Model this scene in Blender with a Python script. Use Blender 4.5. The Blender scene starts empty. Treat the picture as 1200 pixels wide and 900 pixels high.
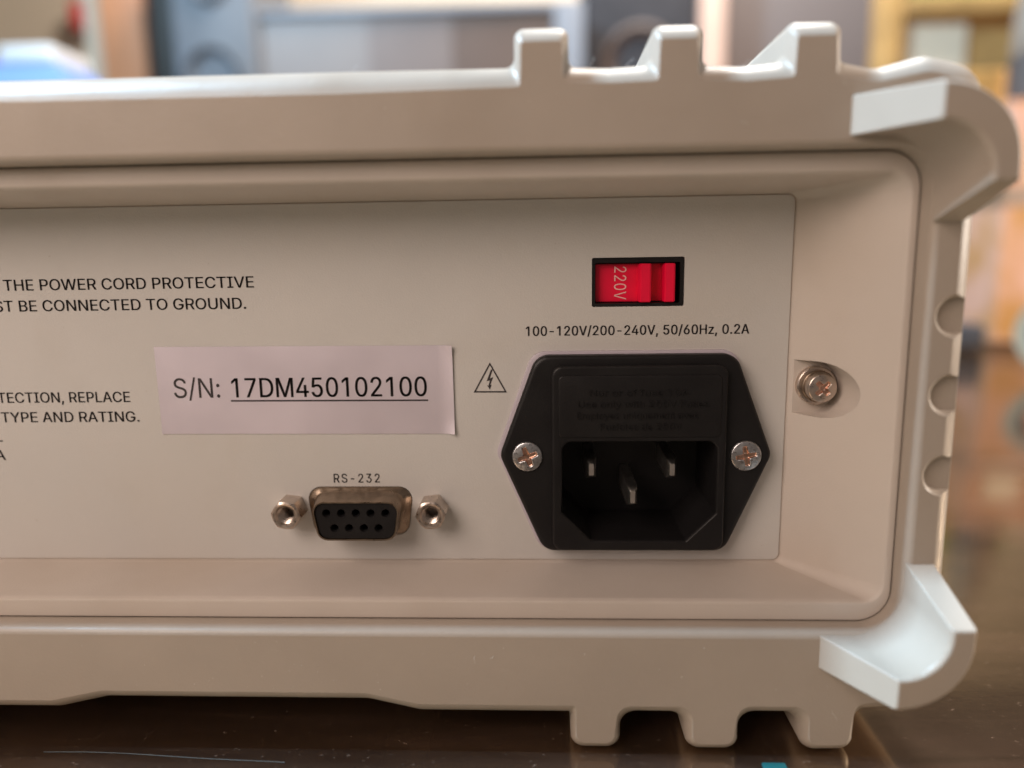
import bpy, bmesh, math, random
from mathutils import Vector, Matrix, Euler
random.seed(7)
sc = bpy.context.scene
COL = sc.collection
S = 0.000915            # drawing millimetres -> metres
PI = math.pi

# ------------------------------------------------------------------ camera
CAM_Y = -135.93 * S
cd = bpy.data.cameras.new('camera')
cam = bpy.data.objects.new('camera', cd); COL.objects.link(cam)
Rv = Vector((0.99907281, 0.04034116, -0.0150373))
Dv = Vector((-0.00806914, -0.16762946, -0.98581705))
Fv = Vector((-0.0422897, 0.98502434, -0.16714852))
m = Matrix((Rv, -Dv, -Fv)).transposed().to_4x4(); m.translation = (0, CAM_Y, 0)
cam.matrix_world = m
cd.sensor_width = 36.0; cd.lens = 867.0 / 1200.0 * 36.0
cd.clip_start = 0.005; cd.clip_end = 50
cd.dof.use_dof = True; cd.dof.focus_distance = 0.1235; cd.dof.aperture_fstop = 6.6
sc.camera = cam

# ------------------------------------------------------------------ world and lamps
w = bpy.data.worlds.new('World'); sc.world = w; w.use_nodes = True
bg = w.node_tree.nodes['Background']
bg.inputs[0].default_value = (1.0, 0.82, 0.72, 1); bg.inputs[1].default_value = 0.14

def area(name, loc, target, size, power, color, sizey=None):
    l = bpy.data.lights.new(name, 'AREA'); l.energy = power; l.color = color
    l.shape = 'RECTANGLE' if sizey else 'SQUARE'; l.size = size
    if sizey: l.size_y = sizey
    o = bpy.data.objects.new(name, l); COL.objects.link(o)
    d = Vector(target) - Vector(loc)
    o.location = loc; o.rotation_euler = d.to_track_quat('-Z', 'Y').to_euler()
    return o
area('window_light', (-0.95, -0.002, 1.15), (0.0, -0.02, 0.0), 0.10, 53, (0.58, 0.89, 1.16), 0.36)
area('room_light', (-0.25, -0.28, 0.205), (-0.02, 0, -0.02), 0.26, 1.42, (1.0, 0.81, 0.70))
area('side_light', (0.80, 0.02, 0.14), (0.06, -0.01, -0.02), 0.20, 8.0, (1.0, 0.88, 0.76))
area('background_fill', (0.35, 0.95, 1.62), (0.2, 1.7, 0.1), 0.5, 64, (1.0, 0.93, 0.86))  # fill lamp added to brighten the background behind the instrument

vs = sc.view_settings
vs.view_transform = 'Standard'; vs.look = 'None'; vs.gamma = 1; vs.exposure = 0; vs.use_curve_mapping = False

# ------------------------------------------------------------------ materials
def mat(name, col, rough=0.5, metal=0.0, var=0.0, vscale=40, bump=0.0, bscale=800, spec=0.5, col2=None,
        coat=0.0, ior=1.45, vdetail=4, sss=0.0, rvar=0.0, vstretch=None, stain=0.0):
    M = bpy.data.materials.new(name); M.use_nodes = True
    nt = M.node_tree; p = nt.nodes['Principled BSDF']
    p.inputs['Base Color'].default_value = (*col, 1)
    p.inputs['Roughness'].default_value = rough; p.inputs['Metallic'].default_value = metal
    p.inputs['Specular IOR Level'].default_value = spec; p.inputs['IOR'].default_value = ior
    if coat: p.inputs['Coat Weight'].default_value = coat; p.inputs['Coat Roughness'].default_value = 0.08
    if sss:
        p.inputs['Subsurface Weight'].default_value = sss; p.inputs['Subsurface Scale'].default_value = 0.001
        p.inputs['Subsurface Radius'].default_value = (1, .8, .7)
    tc = nt.nodes.new('ShaderNodeTexCoord')
    vec = tc.outputs['Object']
    if vstretch:
        mp = nt.nodes.new('ShaderNodeMapping'); mp.inputs['Scale'].default_value = vstretch
        nt.links.new(vec, mp.inputs['Vector']); vec = mp.outputs['Vector']
    if var or col2:
        n = nt.nodes.new('ShaderNodeTexNoise'); n.inputs['Scale'].default_value = vscale; n.inputs['Detail'].default_value = vdetail
        nt.links.new(vec, n.inputs['Vector'])
        r = nt.nodes.new('ShaderNodeValToRGB')
        c2 = col2 or tuple(c * (1 - var) for c in col)
        r.color_ramp.elements[0].color = (*c2, 1); r.color_ramp.elements[1].color = (*col, 1)
        r.color_ramp.elements[0].position = 0.32; r.color_ramp.elements[1].position = 0.62
        nt.links.new(n.outputs['Fac'], r.inputs['Fac']); csock = r.outputs['Color']
        if stain:
            for sc_, lo_, hi_, amt, tone in ((22, .50, .74, stain, (.80, .73, .64)), (900, .74, .78, stain * .8, (.55, .48, .40)), (75, .58, .75, stain * .6, (.86, .82, .76))):
                n2 = nt.nodes.new('ShaderNodeTexNoise'); n2.inputs['Scale'].default_value = sc_; n2.inputs['Detail'].default_value = 7
                nt.links.new(vec, n2.inputs['Vector'])
                mr = nt.nodes.new('ShaderNodeMapRange'); mr.inputs['From Min'].default_value = lo_; mr.inputs['From Max'].default_value = hi_; mr.inputs['To Max'].default_value = amt
                nt.links.new(n2.outputs['Fac'], mr.inputs['Value'])
                mx = nt.nodes.new('ShaderNodeMix'); mx.data_type = 'RGBA'; mx.blend_type = 'MULTIPLY'; mx.inputs['B'].default_value = (*tone, 1)
                nt.links.new(mr.outputs['Result'], mx.inputs['Factor']); nt.links.new(csock, mx.inputs['A']); csock = mx.outputs['Result']
        nt.links.new(csock, p.inputs['Base Color'])
    if rvar:
        n = nt.nodes.new('ShaderNodeTexNoise'); n.inputs['Scale'].default_value = vscale * 2.3; n.inputs['Detail'].default_value = 6
        nt.links.new(vec, n.inputs['Vector'])
        mr = nt.nodes.new('ShaderNodeMapRange'); mr.inputs['From Min'].default_value = .3; mr.inputs['From Max'].default_value = .7
        mr.inputs['To Min'].default_value = max(0.02, rough - rvar); mr.inputs['To Max'].default_value = min(1, rough + rvar)
        nt.links.new(n.outputs['Fac'], mr.inputs['Value']); nt.links.new(mr.outputs['Result'], p.inputs['Roughness'])
    if bump:
        n = nt.nodes.new('ShaderNodeTexNoise'); n.inputs['Scale'].default_value = bscale; n.inputs['Detail'].default_value = 3
        nt.links.new(vec, n.inputs['Vector'])
        b = nt.nodes.new('ShaderNodeBump'); b.inputs['Strength'].default_value = bump; b.inputs['Distance'].default_value = 0.0002
        nt.links.new(n.outputs['Fac'], b.inputs['Height']); nt.links.new(b.outputs['Normal'], p.inputs['Normal'])
    return M

M = {}
M['bumper'] = mat('bumper_rubber', (0.40, 0.342, 0.288), 0.40, var=0.06, vscale=60, bump=0.16, bscale=2400, spec=0.4, rvar=.10, stain=.35)
M['housing'] = mat('housing_plastic', (0.56, 0.495, 0.44), 0.5, var=0.05, vscale=55, bump=0.18, bscale=3200, rvar=.08, stain=.45)
M['panel'] = mat('panel_plastic', (0.575, 0.555, 0.53), 0.52, var=0.05, vscale=45, bump=0.20, bscale=3800, rvar=.08, stain=.30)
M['ink'] = mat('print_ink', (0.035, 0.028, 0.030), 0.6, var=.3, vscale=900)
M['label'] = mat('label_foil', (0.95, 0.87, 0.96), 0.40, var=0.05, vscale=25, metal=0.8, rvar=.04)
M['black'] = mat('black_nylon', (0.010, 0.009, 0.0095), 0.42, bump=0.12, bscale=3000, spec=0.35, rvar=.08, vscale=60)
M['cavity'] = mat('black_socket', (0.006, 0.006, 0.007), 0.6, spec=0.25)
M['gasket'] = mat('gasket_grey', (0.46, 0.41, 0.46), 0.5)
M['red'] = mat('red_slider', (0.86, 0.003, 0.048), 0.38, var=.1, vscale=200, sss=0.0)
M['redtext'] = mat('pink_print', (0.92, 0.50, 0.48), 0.5)
M['zinc'] = mat('zinc_screw', (0.62, 0.62, 0.64), 0.33, metal=1, var=.25, vscale=900, bump=.25, bscale=2600, rvar=.1)
M['copper'] = mat('worn_recess', (0.86, 0.55, 0.42), 0.28, metal=1, var=.4, vscale=1300, bump=.2, bscale=2500)
M['nickel'] = mat('nickel_post', (0.66, 0.57, 0.50), 0.34, metal=1, var=.2, vscale=700, rvar=.1)
M['shell'] = mat('tinned_shell', (0.34, 0.265, 0.20), 0.36, metal=1, var=.3, vscale=420, bump=.1, bscale=1200, rvar=.12)
M['pin'] = mat('pin_metal', (0.88, 0.84, 0.80), 0.30, metal=1, var=.2, vscale=700)
M['case'] = mat('case_plastic', (0.52, 0.49, 0.45), 0.5, var=.05, bump=.1, bscale=2500)
M['dust'] = mat('dust', (0.80, 0.78, 0.74), 0.9)

def weighted(o, bevel=0):
    if bevel:
        b = o.modifiers.new('edge', 'BEVEL'); b.width = bevel; b.segments = 2; b.limit_method = 'ANGLE'; b.angle_limit = math.radians(38)
    m_ = o.modifiers.new('normals', 'WEIGHTED_NORMAL'); m_.keep_sharp = True; m_.weight = 90
# ------------------------------------------------------------------ mesh helpers
WO = {}                                     # world origin of every object
def P3(x, z, h): return (x * S, -h * S, z * S)

def finish(name, bm, material, parent=None, smooth=35, origin=None, **props):
    """bm is in world metres; give the object its own origin and parent it."""
    me = bpy.data.meshes.new(name)
    bm.normal_update()
    bm.to_mesh(me); bm.free()
    if origin is None:
        if me.vertices:
            lo = [min(v.co[i] for v in me.vertices) for i in range(3)]; hi = [max(v.co[i] for v in me.vertices) for i in range(3)]
            origin = Vector([(a + b) / 2 for a, b in zip(lo, hi)])
        else: origin = Vector()
    me.transform(Matrix.Translation(-Vector(origin)))
    for mm in (material if isinstance(material, (list, tuple)) else [material]): me.materials.append(mm)
    if smooth:
        for p in me.polygons: p.use_smooth = True
        me.set_sharp_from_angle(angle=math.radians(smooth))
    o = bpy.data.objects.new(name, me); COL.objects.link(o)
    WO[o] = Vector(origin)
    if parent: o.parent = parent; o.location = Vector(origin) - WO[parent]
    else: o.location = origin
    for k, v in props.items(): o[k] = v
    return o

def empty(name, loc, label, cat, group=None):
    o = bpy.data.objects.new(name, None); COL.objects.link(o); o.location = loc; o.empty_display_size = 0.02
    WO[o] = Vector(loc); o['label'] = label; o['category'] = cat
    if group: o['group'] = group
    return o

def fillet(verts, n=6):
    """verts: (x, z, r) closed polygon -> points with rounded corners, n+1 points per corner."""
    out = []; N = len(verts)
    for i in range(N):
        p = Vector(verts[i][:2]); a = Vector(verts[i - 1][:2]); b = Vector(verts[(i + 1) % N][:2]); r = verts[i][2]
        u = (a - p).normalized(); v = (b - p).normalized()
        c = max(-1, min(1, u.dot(v))); ang = math.acos(c)
        if ang > PI - 1e-3 or r <= 0:
            out += [tuple(p)] * 1 if r == 0 else [tuple(p + u * r * (1 - k / n) * .5 + v * r * (k / n) * .5) for k in range(n + 1)]
            continue
        t = min(r / math.tan(ang / 2), (a - p).length * .499, (b - p).length * .499); r2 = t * math.tan(ang / 2)
        cen = p + (u + v).normalized() * (r2 / math.sin(ang / 2))
        s = p + u * t - cen; e = p + v * t - cen
        a0 = math.atan2(s.y, s.x); a1 = math.atan2(e.y, e.x); d = (a1 - a0 + PI) % (2 * PI) - PI
        for k in range(n + 1):
            q = a0 + d * k / n; out.append((cen.x + r2 * math.cos(q), cen.y + r2 * math.sin(q)))
    return out

def rrect(x0, x1, z0, z1, r, n=6):
    return fillet([(x0, z0, r), (x1, z0, r), (x1, z1, r), (x0, z1, r)], n)

def circle(cx, cz, r, n=32, ph=0):
    return [(cx + r * math.cos(ph + 2 * PI * k / n), cz + r * math.sin(ph + 2 * PI * k / n)) for k in range(n)]

def ring(bm, pts, h):
    hs = h if isinstance(h, list) else [h] * len(pts)
    return [bm.verts.new(P3(x, z, q)) for (x, z), q in zip(pts, hs)]
def skin(bm, A, B, mi=0):
    n = len(A)
    for i in range(n):
        f = bm.faces.new((A[i], A[(i + 1) % n], B[(i + 1) % n], B[i])); f.material_index = mi
def cap(bm, A, mi=0, flip=False):
    f = bm.faces.new(list(reversed(A)) if flip else A); f.material_index = mi; return f
def holed(bm, loops, mi=0):
    """flat face bounded by the first loop with the other loops as holes."""
    es = []
    for L in loops:
        for i in range(len(L)):
            a, b = L[i], L[(i + 1) % len(L)]
            e = bm.edges.get((a, b)) or bm.edges.new((a, b)); es.append(e)
    r = bmesh.ops.triangle_fill(bm, use_beauty=True, use_dissolve=False, edges=es, normal=(0, -1, 0))
    for g in r['geom']:
        if isinstance(g, bmesh.types.BMFace): g.material_index = mi
def loft(bm, secs, cap0=False, cap1=False, mi=0):
    rs = [ring(bm, c, h) for c, h in secs]
    for a, b in zip(rs, rs[1:]): skin(bm, a, b, mi)
    if cap0: cap(bm, rs[0], mi)
    if cap1: cap(bm, rs[-1], mi)
    return rs
def fixn(bm): bmesh.ops.recalc_face_normals(bm, faces=bm.faces)
def rounded_secs(outer, inner, h0, rr, n=5, flat=0.0):
    """contours from the flat front (inner contour, h0) round to the outer contour at h0-rr."""
    out = []
    for k in range(n + 1):
        t = PI / 2 * k / n; su = (1 - flat) * math.sin(t) + flat * k / n; sv = (1 - flat) * (1 - math.cos(t)) + flat * k / n
        pts = [(i[0] + (o[0] - i[0]) * su, i[1] + (o[1] - i[1]) * su) for o, i in zip(outer, inner)]
        hs = [h0 - min(rr, 1.15 * math.hypot(o[0] - i[0], o[1] - i[1]) + .1) * sv for o, i in zip(outer, inner)]
        out.append((pts, hs))
    return out
def shrink(pts, d):
    n = len(pts); out = []
    area_ = sum(pts[i][0] * pts[(i + 1) % n][1] - pts[(i + 1) % n][0] * pts[i][1] for i in range(n))
    sg = 1 if area_ > 0 else -1
    for i in range(n):
        a, b = Vector(pts[i - 1]), Vector(pts[(i + 1) % n]); t = (b - a).normalized()
        out.append((pts[i][0] - t.y * d * sg, pts[i][1] + t.x * d * sg))
    return out
def boolean(me_obj, cutters):
    for c in cutters:
        md = me_obj.modifiers.new('cut', 'BOOLEAN'); md.operation = 'DIFFERENCE'; md.solver = 'EXACT'; md.object = c
    dg = bpy.context.evaluated_depsgraph_get(); dg.update()
    nm = bpy.data.meshes.new_from_object(me_obj.evaluated_get(dg), depsgraph=dg)
    me_obj.modifiers.clear(); old = me_obj.data; me_obj.data = nm; bpy.data.meshes.remove(old)
    for c in cutters: bpy.data.objects.remove(c)
    for p in nm.polygons: p.use_smooth = True
    nm.set_sharp_from_angle(angle=math.radians(32))

def sharp_caps(me):
    at = me.attributes.get('sharp_edge') or me.attributes.new('sharp_edge', 'BOOLEAN', 'EDGE')
    cnt = {}
    for p in me.polygons:
        c = 1 if abs(p.normal.y) > .9995 else 0
        for k in p.edge_keys: cnt.setdefault(k, []).append(c)
    for e in me.edges:
        q = cnt.get(tuple(sorted(e.vertices)), [])
        if len(q) == 2 and sum(q) == 1: at.data[e.index].value = True
# outlines of the printed characters (units: thousandths of the capital height; triangles)
GLYPH = {
    ' ': (0.369, '', ''),
    ',': (0.369, '74 -235 133 140 269 140 166 -235', '0 1 2 0 2 3'),
    '-': (0.891, '662 481 662 369 224 369 224 481', '2 3 0 2 0 1'),
    '.': (0.369, '187 -9 164 -6 143 3 124 17 109 36 100 57 97 81 100 104 109 126 124 144 143 159 164 168 187 170 211 168 232 159 251 144 266 126 274 104 277 81 274 57 266 36 251 17 232 3 211 -6', '11 12 13 10 11 13 10 13 14 9 10 14 9 14 15 8 9 15 8 15 16 7 8 16 7 16 17 6 7 17 6 17 18 5 6 18 5 18 19 4 5 19 4 19 20 3 4 20 3 20 21 2 3 21 2 21 22 1 2 22 1 22 23 0 1 23'),
    '/': (0.49, '462 1047 140 -150 28 -150 350 1047', '2 3 0 2 0 1'),
    '0': (0.891, '446 -13 375 -7 312 14 255 47 207 94 167 152 135 223 112 305 99 397 94 499 99 602 113 694 136 776 168 847 208 906 256 952 312 986 375 1007 446 1013 516 1007 579 986 635 952 683 906 723 847 755 776 778 694 792 602 797 499 792 397 778 305 755 223 724 152 684 94 636 47 580 14 516 -7 446 97 492 103 534 118 570 145 602 181 628 227 649 283 664 347 673 419 676 499 673 581 664 653 649 717 628 773 602 819 570 855 534 882 492 898 446 903 399 898 357 882 320 855 289 819 263 773 242 717 227 653 218 581 215 499 218 419 227 347 242 283 263 227 289 181 320 145 357 118 399 103', '17 18 19 16 17 19 16 19 20 15 16 20 15 20 21 14 15 21 14 21 22 13 14 55 55 14 54 54 14 22 54 22 53 53 22 23 13 55 56 52 53 23 13 56 57 51 52 23 13 57 58 50 51 23 12 13 58 50 23 24 12 58 59 49 50 24 11 12 59 49 24 25 11 59 60 48 49 25 11 60 61 47 48 25 10 11 61 47 25 26 10 61 62 46 47 26 9 10 62 46 26 27 9 62 63 45 46 27 8 9 63 8 63 64 44 45 27 44 27 28 8 64 65 43 44 28 7 8 65 43 28 29 7 65 66 42 43 29 6 7 66 42 29 30 6 66 67 41 42 30 6 67 68 40 41 30 5 6 68 40 30 31 5 68 69 39 40 31 4 5 69 39 31 32 4 69 70 38 39 32 4 70 71 37 38 32 4 71 36 36 37 32 4 36 32 3 4 32 3 32 33 2 3 33 2 33 34 1 2 34 1 34 35 0 1 35'),
    '1': (0.86, '542 1000 542 0 417 0 417 881 411 881 169 703 169 839 390 1000', '6 7 0 6 0 4 4 0 3 3 0 1 6 4 5 2 3 1'),
    '2': (0.891, '126 0 126 93 460 450 496 488 528 523 555 555 577 585 596 614 611 642 621 670 627 700 630 730 627 764 618 795 605 823 586 847 564 867 537 883 507 894 475 901 440 903 402 901 369 893 339 880 312 862 290 839 273 813 260 782 252 749 250 711 129 711 133 769 147 822 169 869 200 912 237 947 281 976 331 997 384 1009 442 1013 500 1009 553 997 601 976 644 948 680 915 710 875 732 831 745 783 749 732 747 695 740 660 729 624 713 588 690 550 660 508 624 463 578 411 525 353 300 119 300 111 765 111 765 0', '38 39 40 37 38 40 37 40 41 36 37 41 36 41 42 35 36 42 35 42 43 35 43 44 34 35 44 34 44 20 20 44 19 19 44 45 33 34 21 21 34 20 33 21 22 18 19 45 17 18 45 33 22 23 16 17 45 33 23 24 16 45 46 32 33 24 15 16 46 32 24 25 14 15 46 32 25 26 14 46 47 13 14 47 31 32 26 31 26 27 12 13 47 12 47 48 31 27 28 30 31 28 11 12 48 30 28 29 11 48 49 10 11 49 9 10 49 9 49 50 8 9 50 8 50 51 7 8 51 7 51 52 6 7 52 6 52 53 5 6 53 4 5 53 4 53 54 3 4 54 3 54 55 2 3 55 2 55 56 1 2 56 1 56 57 1 57 58 1 58 59 1 59 60 1 60 61 0 1 61'),
    '3': (0.891, '428 -13 369 -10 313 1 261 19 213 44 172 75 138 113 111 156 94 205 86 259 215 259 221 226 232 197 249 171 270 149 295 131 325 116 357 106 392 100 430 98 469 100 506 108 541 119 571 136 597 157 618 183 634 212 644 246 647 285 644 320 635 354 621 386 601 414 574 439 540 459 499 474 451 484 395 487 308 487 308 588 566 881 566 889 137 889 137 1000 732 1000 732 905 415 547 415 568 486 570 549 562 606 542 655 514 696 479 729 437 753 390 768 339 772 285 768 229 753 177 728 130 695 88 655 53 607 24 553 3 493 -9', '42 43 44 42 44 45 42 45 41 41 45 40 40 45 46 39 40 47 47 40 46 38 39 47 47 48 49 38 47 49 38 49 50 38 50 51 38 51 37 37 51 52 36 37 52 35 36 52 35 52 53 34 35 53 33 34 53 32 33 53 32 53 54 31 32 54 31 54 55 30 31 55 29 30 55 29 55 56 28 29 56 27 28 56 27 56 57 8 9 10 8 10 11 26 27 57 26 57 58 8 11 12 25 26 58 7 8 12 7 12 13 24 25 58 24 58 59 7 13 14 23 24 59 6 7 14 6 14 15 22 23 59 6 15 16 22 59 60 21 22 60 6 16 17 5 6 17 20 21 60 5 17 18 5 18 19 19 20 60 5 19 60 5 60 61 4 5 61 4 61 62 3 4 62 3 62 63 2 3 63 2 63 64 1 2 64 1 64 0'),
    '4': (0.891, '78 207 78 311 485 1000 611 1000 213 326 213 319 812 319 812 207 554 0 554 238 554 287 554 624 674 624 674 0', '1 2 3 1 3 4 1 4 5 1 5 6 1 6 7 0 1 7 10 11 12 10 12 13 9 10 13 8 9 13'),
    '5': (0.891, '435 -13 377 -10 324 2 275 22 231 48 194 80 163 118 139 161 124 207 117 256 240 256 245 227 256 200 271 175 291 153 314 134 341 118 370 107 401 100 435 98 474 101 510 111 543 127 572 148 597 174 617 205 632 240 641 278 644 319 641 360 632 399 616 435 596 466 570 493 540 515 506 531 469 541 428 544 395 542 362 537 329 528 299 515 273 500 252 483 132 497 189 1000 720 1000 720 889 296 889 263 593 268 593 291 611 318 626 349 639 382 648 416 654 451 656 495 653 538 645 578 631 615 612 648 589 678 561 705 529 727 493 745 454 758 412 766 368 768 321 764 259 749 201 725 149 693 102 653 62 607 30 554 6 497 -9', '44 45 48 48 45 46 48 46 47 44 48 49 55 56 57 54 55 57 54 57 58 53 54 58 53 58 59 52 53 59 52 59 60 51 52 60 51 60 61 50 51 61 44 49 50 44 50 61 44 61 39 39 61 38 38 61 62 38 62 37 37 62 63 36 37 63 35 36 63 44 39 40 34 35 63 34 63 64 44 40 41 44 41 42 33 34 64 44 42 43 32 33 64 32 64 65 31 32 65 31 65 66 30 31 66 30 66 67 29 30 67 29 67 68 28 29 68 28 68 69 27 28 69 26 27 69 26 69 70 8 9 10 8 10 11 25 26 70 8 11 12 7 8 12 24 25 70 24 70 71 7 12 13 7 13 14 23 24 71 6 7 14 6 14 15 23 71 72 22 23 72 6 15 16 21 22 72 5 6 16 5 16 17 20 21 72 5 17 18 20 72 73 19 20 73 5 18 19 5 19 73 4 5 73 4 73 74 3 4 74 3 74 75 2 3 75 2 75 76 1 2 76 1 76 0'),
    '6': (0.891, '445 -13 385 -9 330 5 280 29 235 61 197 100 166 146 143 199 129 256 125 318 128 367 139 417 157 470 183 527 221 594 270 669 496 1000 633 1000 297 513 286 513 296 532 309 549 324 565 342 580 362 593 385 603 409 611 434 616 462 617 520 613 573 600 621 579 663 550 698 514 727 471 748 423 760 368 764 309 760 249 746 193 723 143 692 98 654 59 609 28 559 5 504 -9 445 95 482 98 517 108 548 123 575 144 599 169 618 199 632 233 641 269 644 309 641 349 632 386 618 419 599 449 575 474 548 494 517 509 482 518 445 521 408 518 373 510 342 495 314 474 290 450 271 420 257 387 248 351 246 311 248 271 257 234 271 200 290 170 314 144 342 123 373 108 408 98', '15 16 17 15 17 23 23 17 18 14 15 23 27 28 29 26 27 29 26 29 30 25 26 30 24 25 30 24 30 31 13 14 23 23 24 31 13 23 22 18 23 31 18 31 32 13 22 21 18 32 64 64 32 33 13 21 20 13 20 19 12 13 19 18 64 65 63 64 33 18 65 66 62 63 33 62 33 34 12 19 18 12 18 66 12 66 67 61 62 34 12 67 68 60 61 34 12 68 69 59 60 34 59 34 35 11 12 69 11 69 70 58 59 35 58 35 36 11 70 71 57 58 36 10 11 71 10 71 72 56 57 36 56 36 37 9 10 72 9 72 73 55 56 37 8 9 73 8 73 74 54 55 37 54 37 38 8 74 75 53 54 38 7 8 75 53 38 39 7 75 76 52 53 39 7 76 77 6 7 77 51 52 39 51 39 40 6 77 78 50 51 40 5 6 78 5 78 79 49 50 40 49 40 41 5 79 80 48 49 41 5 80 81 47 48 41 4 5 81 4 81 46 46 47 41 46 41 42 4 46 42 3 4 42 3 42 43 2 3 43 2 43 44 1 2 44 1 44 45 0 1 45'),
    '7': (0.891, '191 0 636 881 636 889 122 889 122 1000 768 1000 768 882 324 0', '3 4 5 3 5 2 2 5 6 1 2 6 1 6 7 0 1 7'),
    ':': (0.369, '187 -9 164 -6 143 3 124 17 109 36 100 57 97 81 100 104 109 126 124 144 143 159 164 168 187 170 211 168 232 159 251 144 266 126 274 104 277 81 274 57 266 36 251 17 232 3 211 -6 187 532 164 535 143 544 124 558 109 577 100 598 97 621 100 645 109 667 124 685 143 700 164 709 187 711 211 709 232 700 251 685 266 667 274 645 277 621 274 598 266 577 251 558 232 544 211 535', '11 12 13 10 11 13 10 13 14 9 10 14 9 14 15 8 9 15 8 15 16 7 8 16 7 16 17 6 7 17 6 17 18 5 6 18 5 18 19 4 5 19 4 19 20 3 4 20 3 20 21 2 3 21 2 21 22 1 2 22 1 22 23 0 1 23 35 36 37 34 35 37 34 37 38 33 34 38 33 38 39 32 33 39 32 39 40 31 32 40 31 40 41 30 31 41 30 41 42 29 30 42 29 42 43 28 29 43 28 43 44 27 28 44 27 44 45 26 27 45 26 45 46 25 26 46 25 46 47 24 25 47'),
    'A': (0.943, '32 0 396 1000 543 1000 910 0 777 0 564 595 551 634 536 680 519 732 501 791 480 861 456 940 482 940 458 860 437 789 418 729 402 677 387 633 374 595 167 0 216 279 216 391 727 391 727 279', '0 1 11 11 1 2 11 2 12 12 2 3 0 11 13 13 11 10 13 12 10 10 12 3 9 10 3 0 13 14 8 9 3 0 14 15 7 8 3 0 15 16 6 7 3 0 16 17 5 6 3 0 17 18 0 18 19 4 5 3 20 21 22 20 22 23'),
    'B': (0.897, '118 0 118 1000 474 1000 539 996 597 984 646 964 688 938 722 906 749 869 767 827 779 783 783 735 780 695 773 660 760 629 743 603 724 581 700 562 675 547 648 534 619 524 619 515 651 510 682 499 714 483 743 460 769 432 791 399 808 361 818 317 821 268 818 219 806 173 787 131 759 94 722 62 677 35 623 16 558 4 485 0 245 112 481 112 552 117 607 132 648 157 676 189 693 226 699 268 696 301 687 332 673 361 654 388 630 410 601 429 567 443 530 451 488 454 245 454 245 561 468 561 503 563 536 570 566 582 593 598 616 618 635 642 649 669 658 699 660 732 655 773 640 811 614 843 578 868 531 883 472 888 245 888', '0 1 75 75 1 2 75 2 3 75 3 4 75 4 5 75 5 6 75 6 7 75 7 74 74 7 8 0 75 58 73 74 8 72 73 8 72 8 9 71 72 9 70 71 9 70 9 10 69 70 10 69 10 11 68 69 11 68 11 12 67 68 12 66 67 12 66 12 13 65 66 13 65 13 14 64 65 14 64 14 15 63 64 15 63 15 16 62 63 16 61 62 16 61 16 17 60 61 17 59 60 17 59 17 18 0 58 57 57 58 59 57 59 18 57 18 19 57 19 20 57 20 21 57 21 22 57 22 23 57 23 24 57 24 25 57 25 56 56 25 55 55 25 26 0 57 40 54 55 26 53 54 26 53 26 27 52 53 27 51 52 27 51 27 28 50 51 28 49 50 28 49 28 29 48 49 29 48 29 30 47 48 30 46 47 30 46 30 31 45 46 31 45 31 32 44 45 32 44 32 33 43 44 33 42 43 33 42 33 34 41 42 34 0 40 41 0 41 34 0 34 35 0 35 36 0 36 37 0 37 38 0 38 39'),
    'C': (1.003, '526 -13 442 -6 366 14 295 49 233 96 180 156 137 227 105 308 86 399 79 499 86 600 105 691 137 773 180 844 233 903 295 951 366 986 442 1006 526 1013 575 1011 623 1004 669 991 712 974 753 952 790 926 824 896 854 861 880 822 902 780 918 734 930 685 803 685 793 718 781 748 765 776 747 800 726 822 702 842 677 859 649 872 620 883 589 890 558 894 526 896 466 891 411 875 361 850 316 814 277 769 246 715 222 652 208 580 203 499 208 419 222 347 246 284 278 230 316 185 361 150 412 124 467 109 526 104 558 106 589 110 620 118 649 128 677 142 702 158 726 178 747 200 765 225 781 252 793 283 803 315 930 315 918 266 902 220 881 178 855 140 825 105 791 74 753 48 713 26 669 9 623 -3 576 -11', '17 18 19 17 19 20 16 17 20 16 20 21 16 21 22 15 16 22 15 22 23 15 23 24 14 15 24 14 24 25 13 14 44 44 14 43 43 14 25 42 43 25 42 25 26 41 42 26 13 44 45 40 41 26 39 40 26 13 45 46 38 39 26 38 26 27 37 38 27 13 46 47 12 13 47 36 37 27 35 36 27 35 27 28 12 47 48 34 35 28 34 28 29 33 34 29 11 12 48 11 48 49 32 33 29 32 29 30 31 32 30 11 49 50 10 11 50 10 50 51 9 10 51 9 51 52 8 9 52 8 52 53 8 53 54 7 8 54 7 54 55 72 73 74 72 74 75 6 7 55 6 55 56 71 72 75 71 75 76 70 71 76 6 56 57 5 6 57 69 70 76 69 76 77 68 69 77 5 57 58 67 68 77 67 77 78 66 67 78 4 5 58 4 58 59 65 66 78 65 78 79 64 65 79 4 59 60 63 64 79 62 63 79 4 60 61 61 62 79 61 79 80 4 61 80 3 4 80 3 80 81 2 3 81 2 81 82 2 82 83 1 2 83 1 83 84 1 84 85 0 1 85'),
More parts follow.
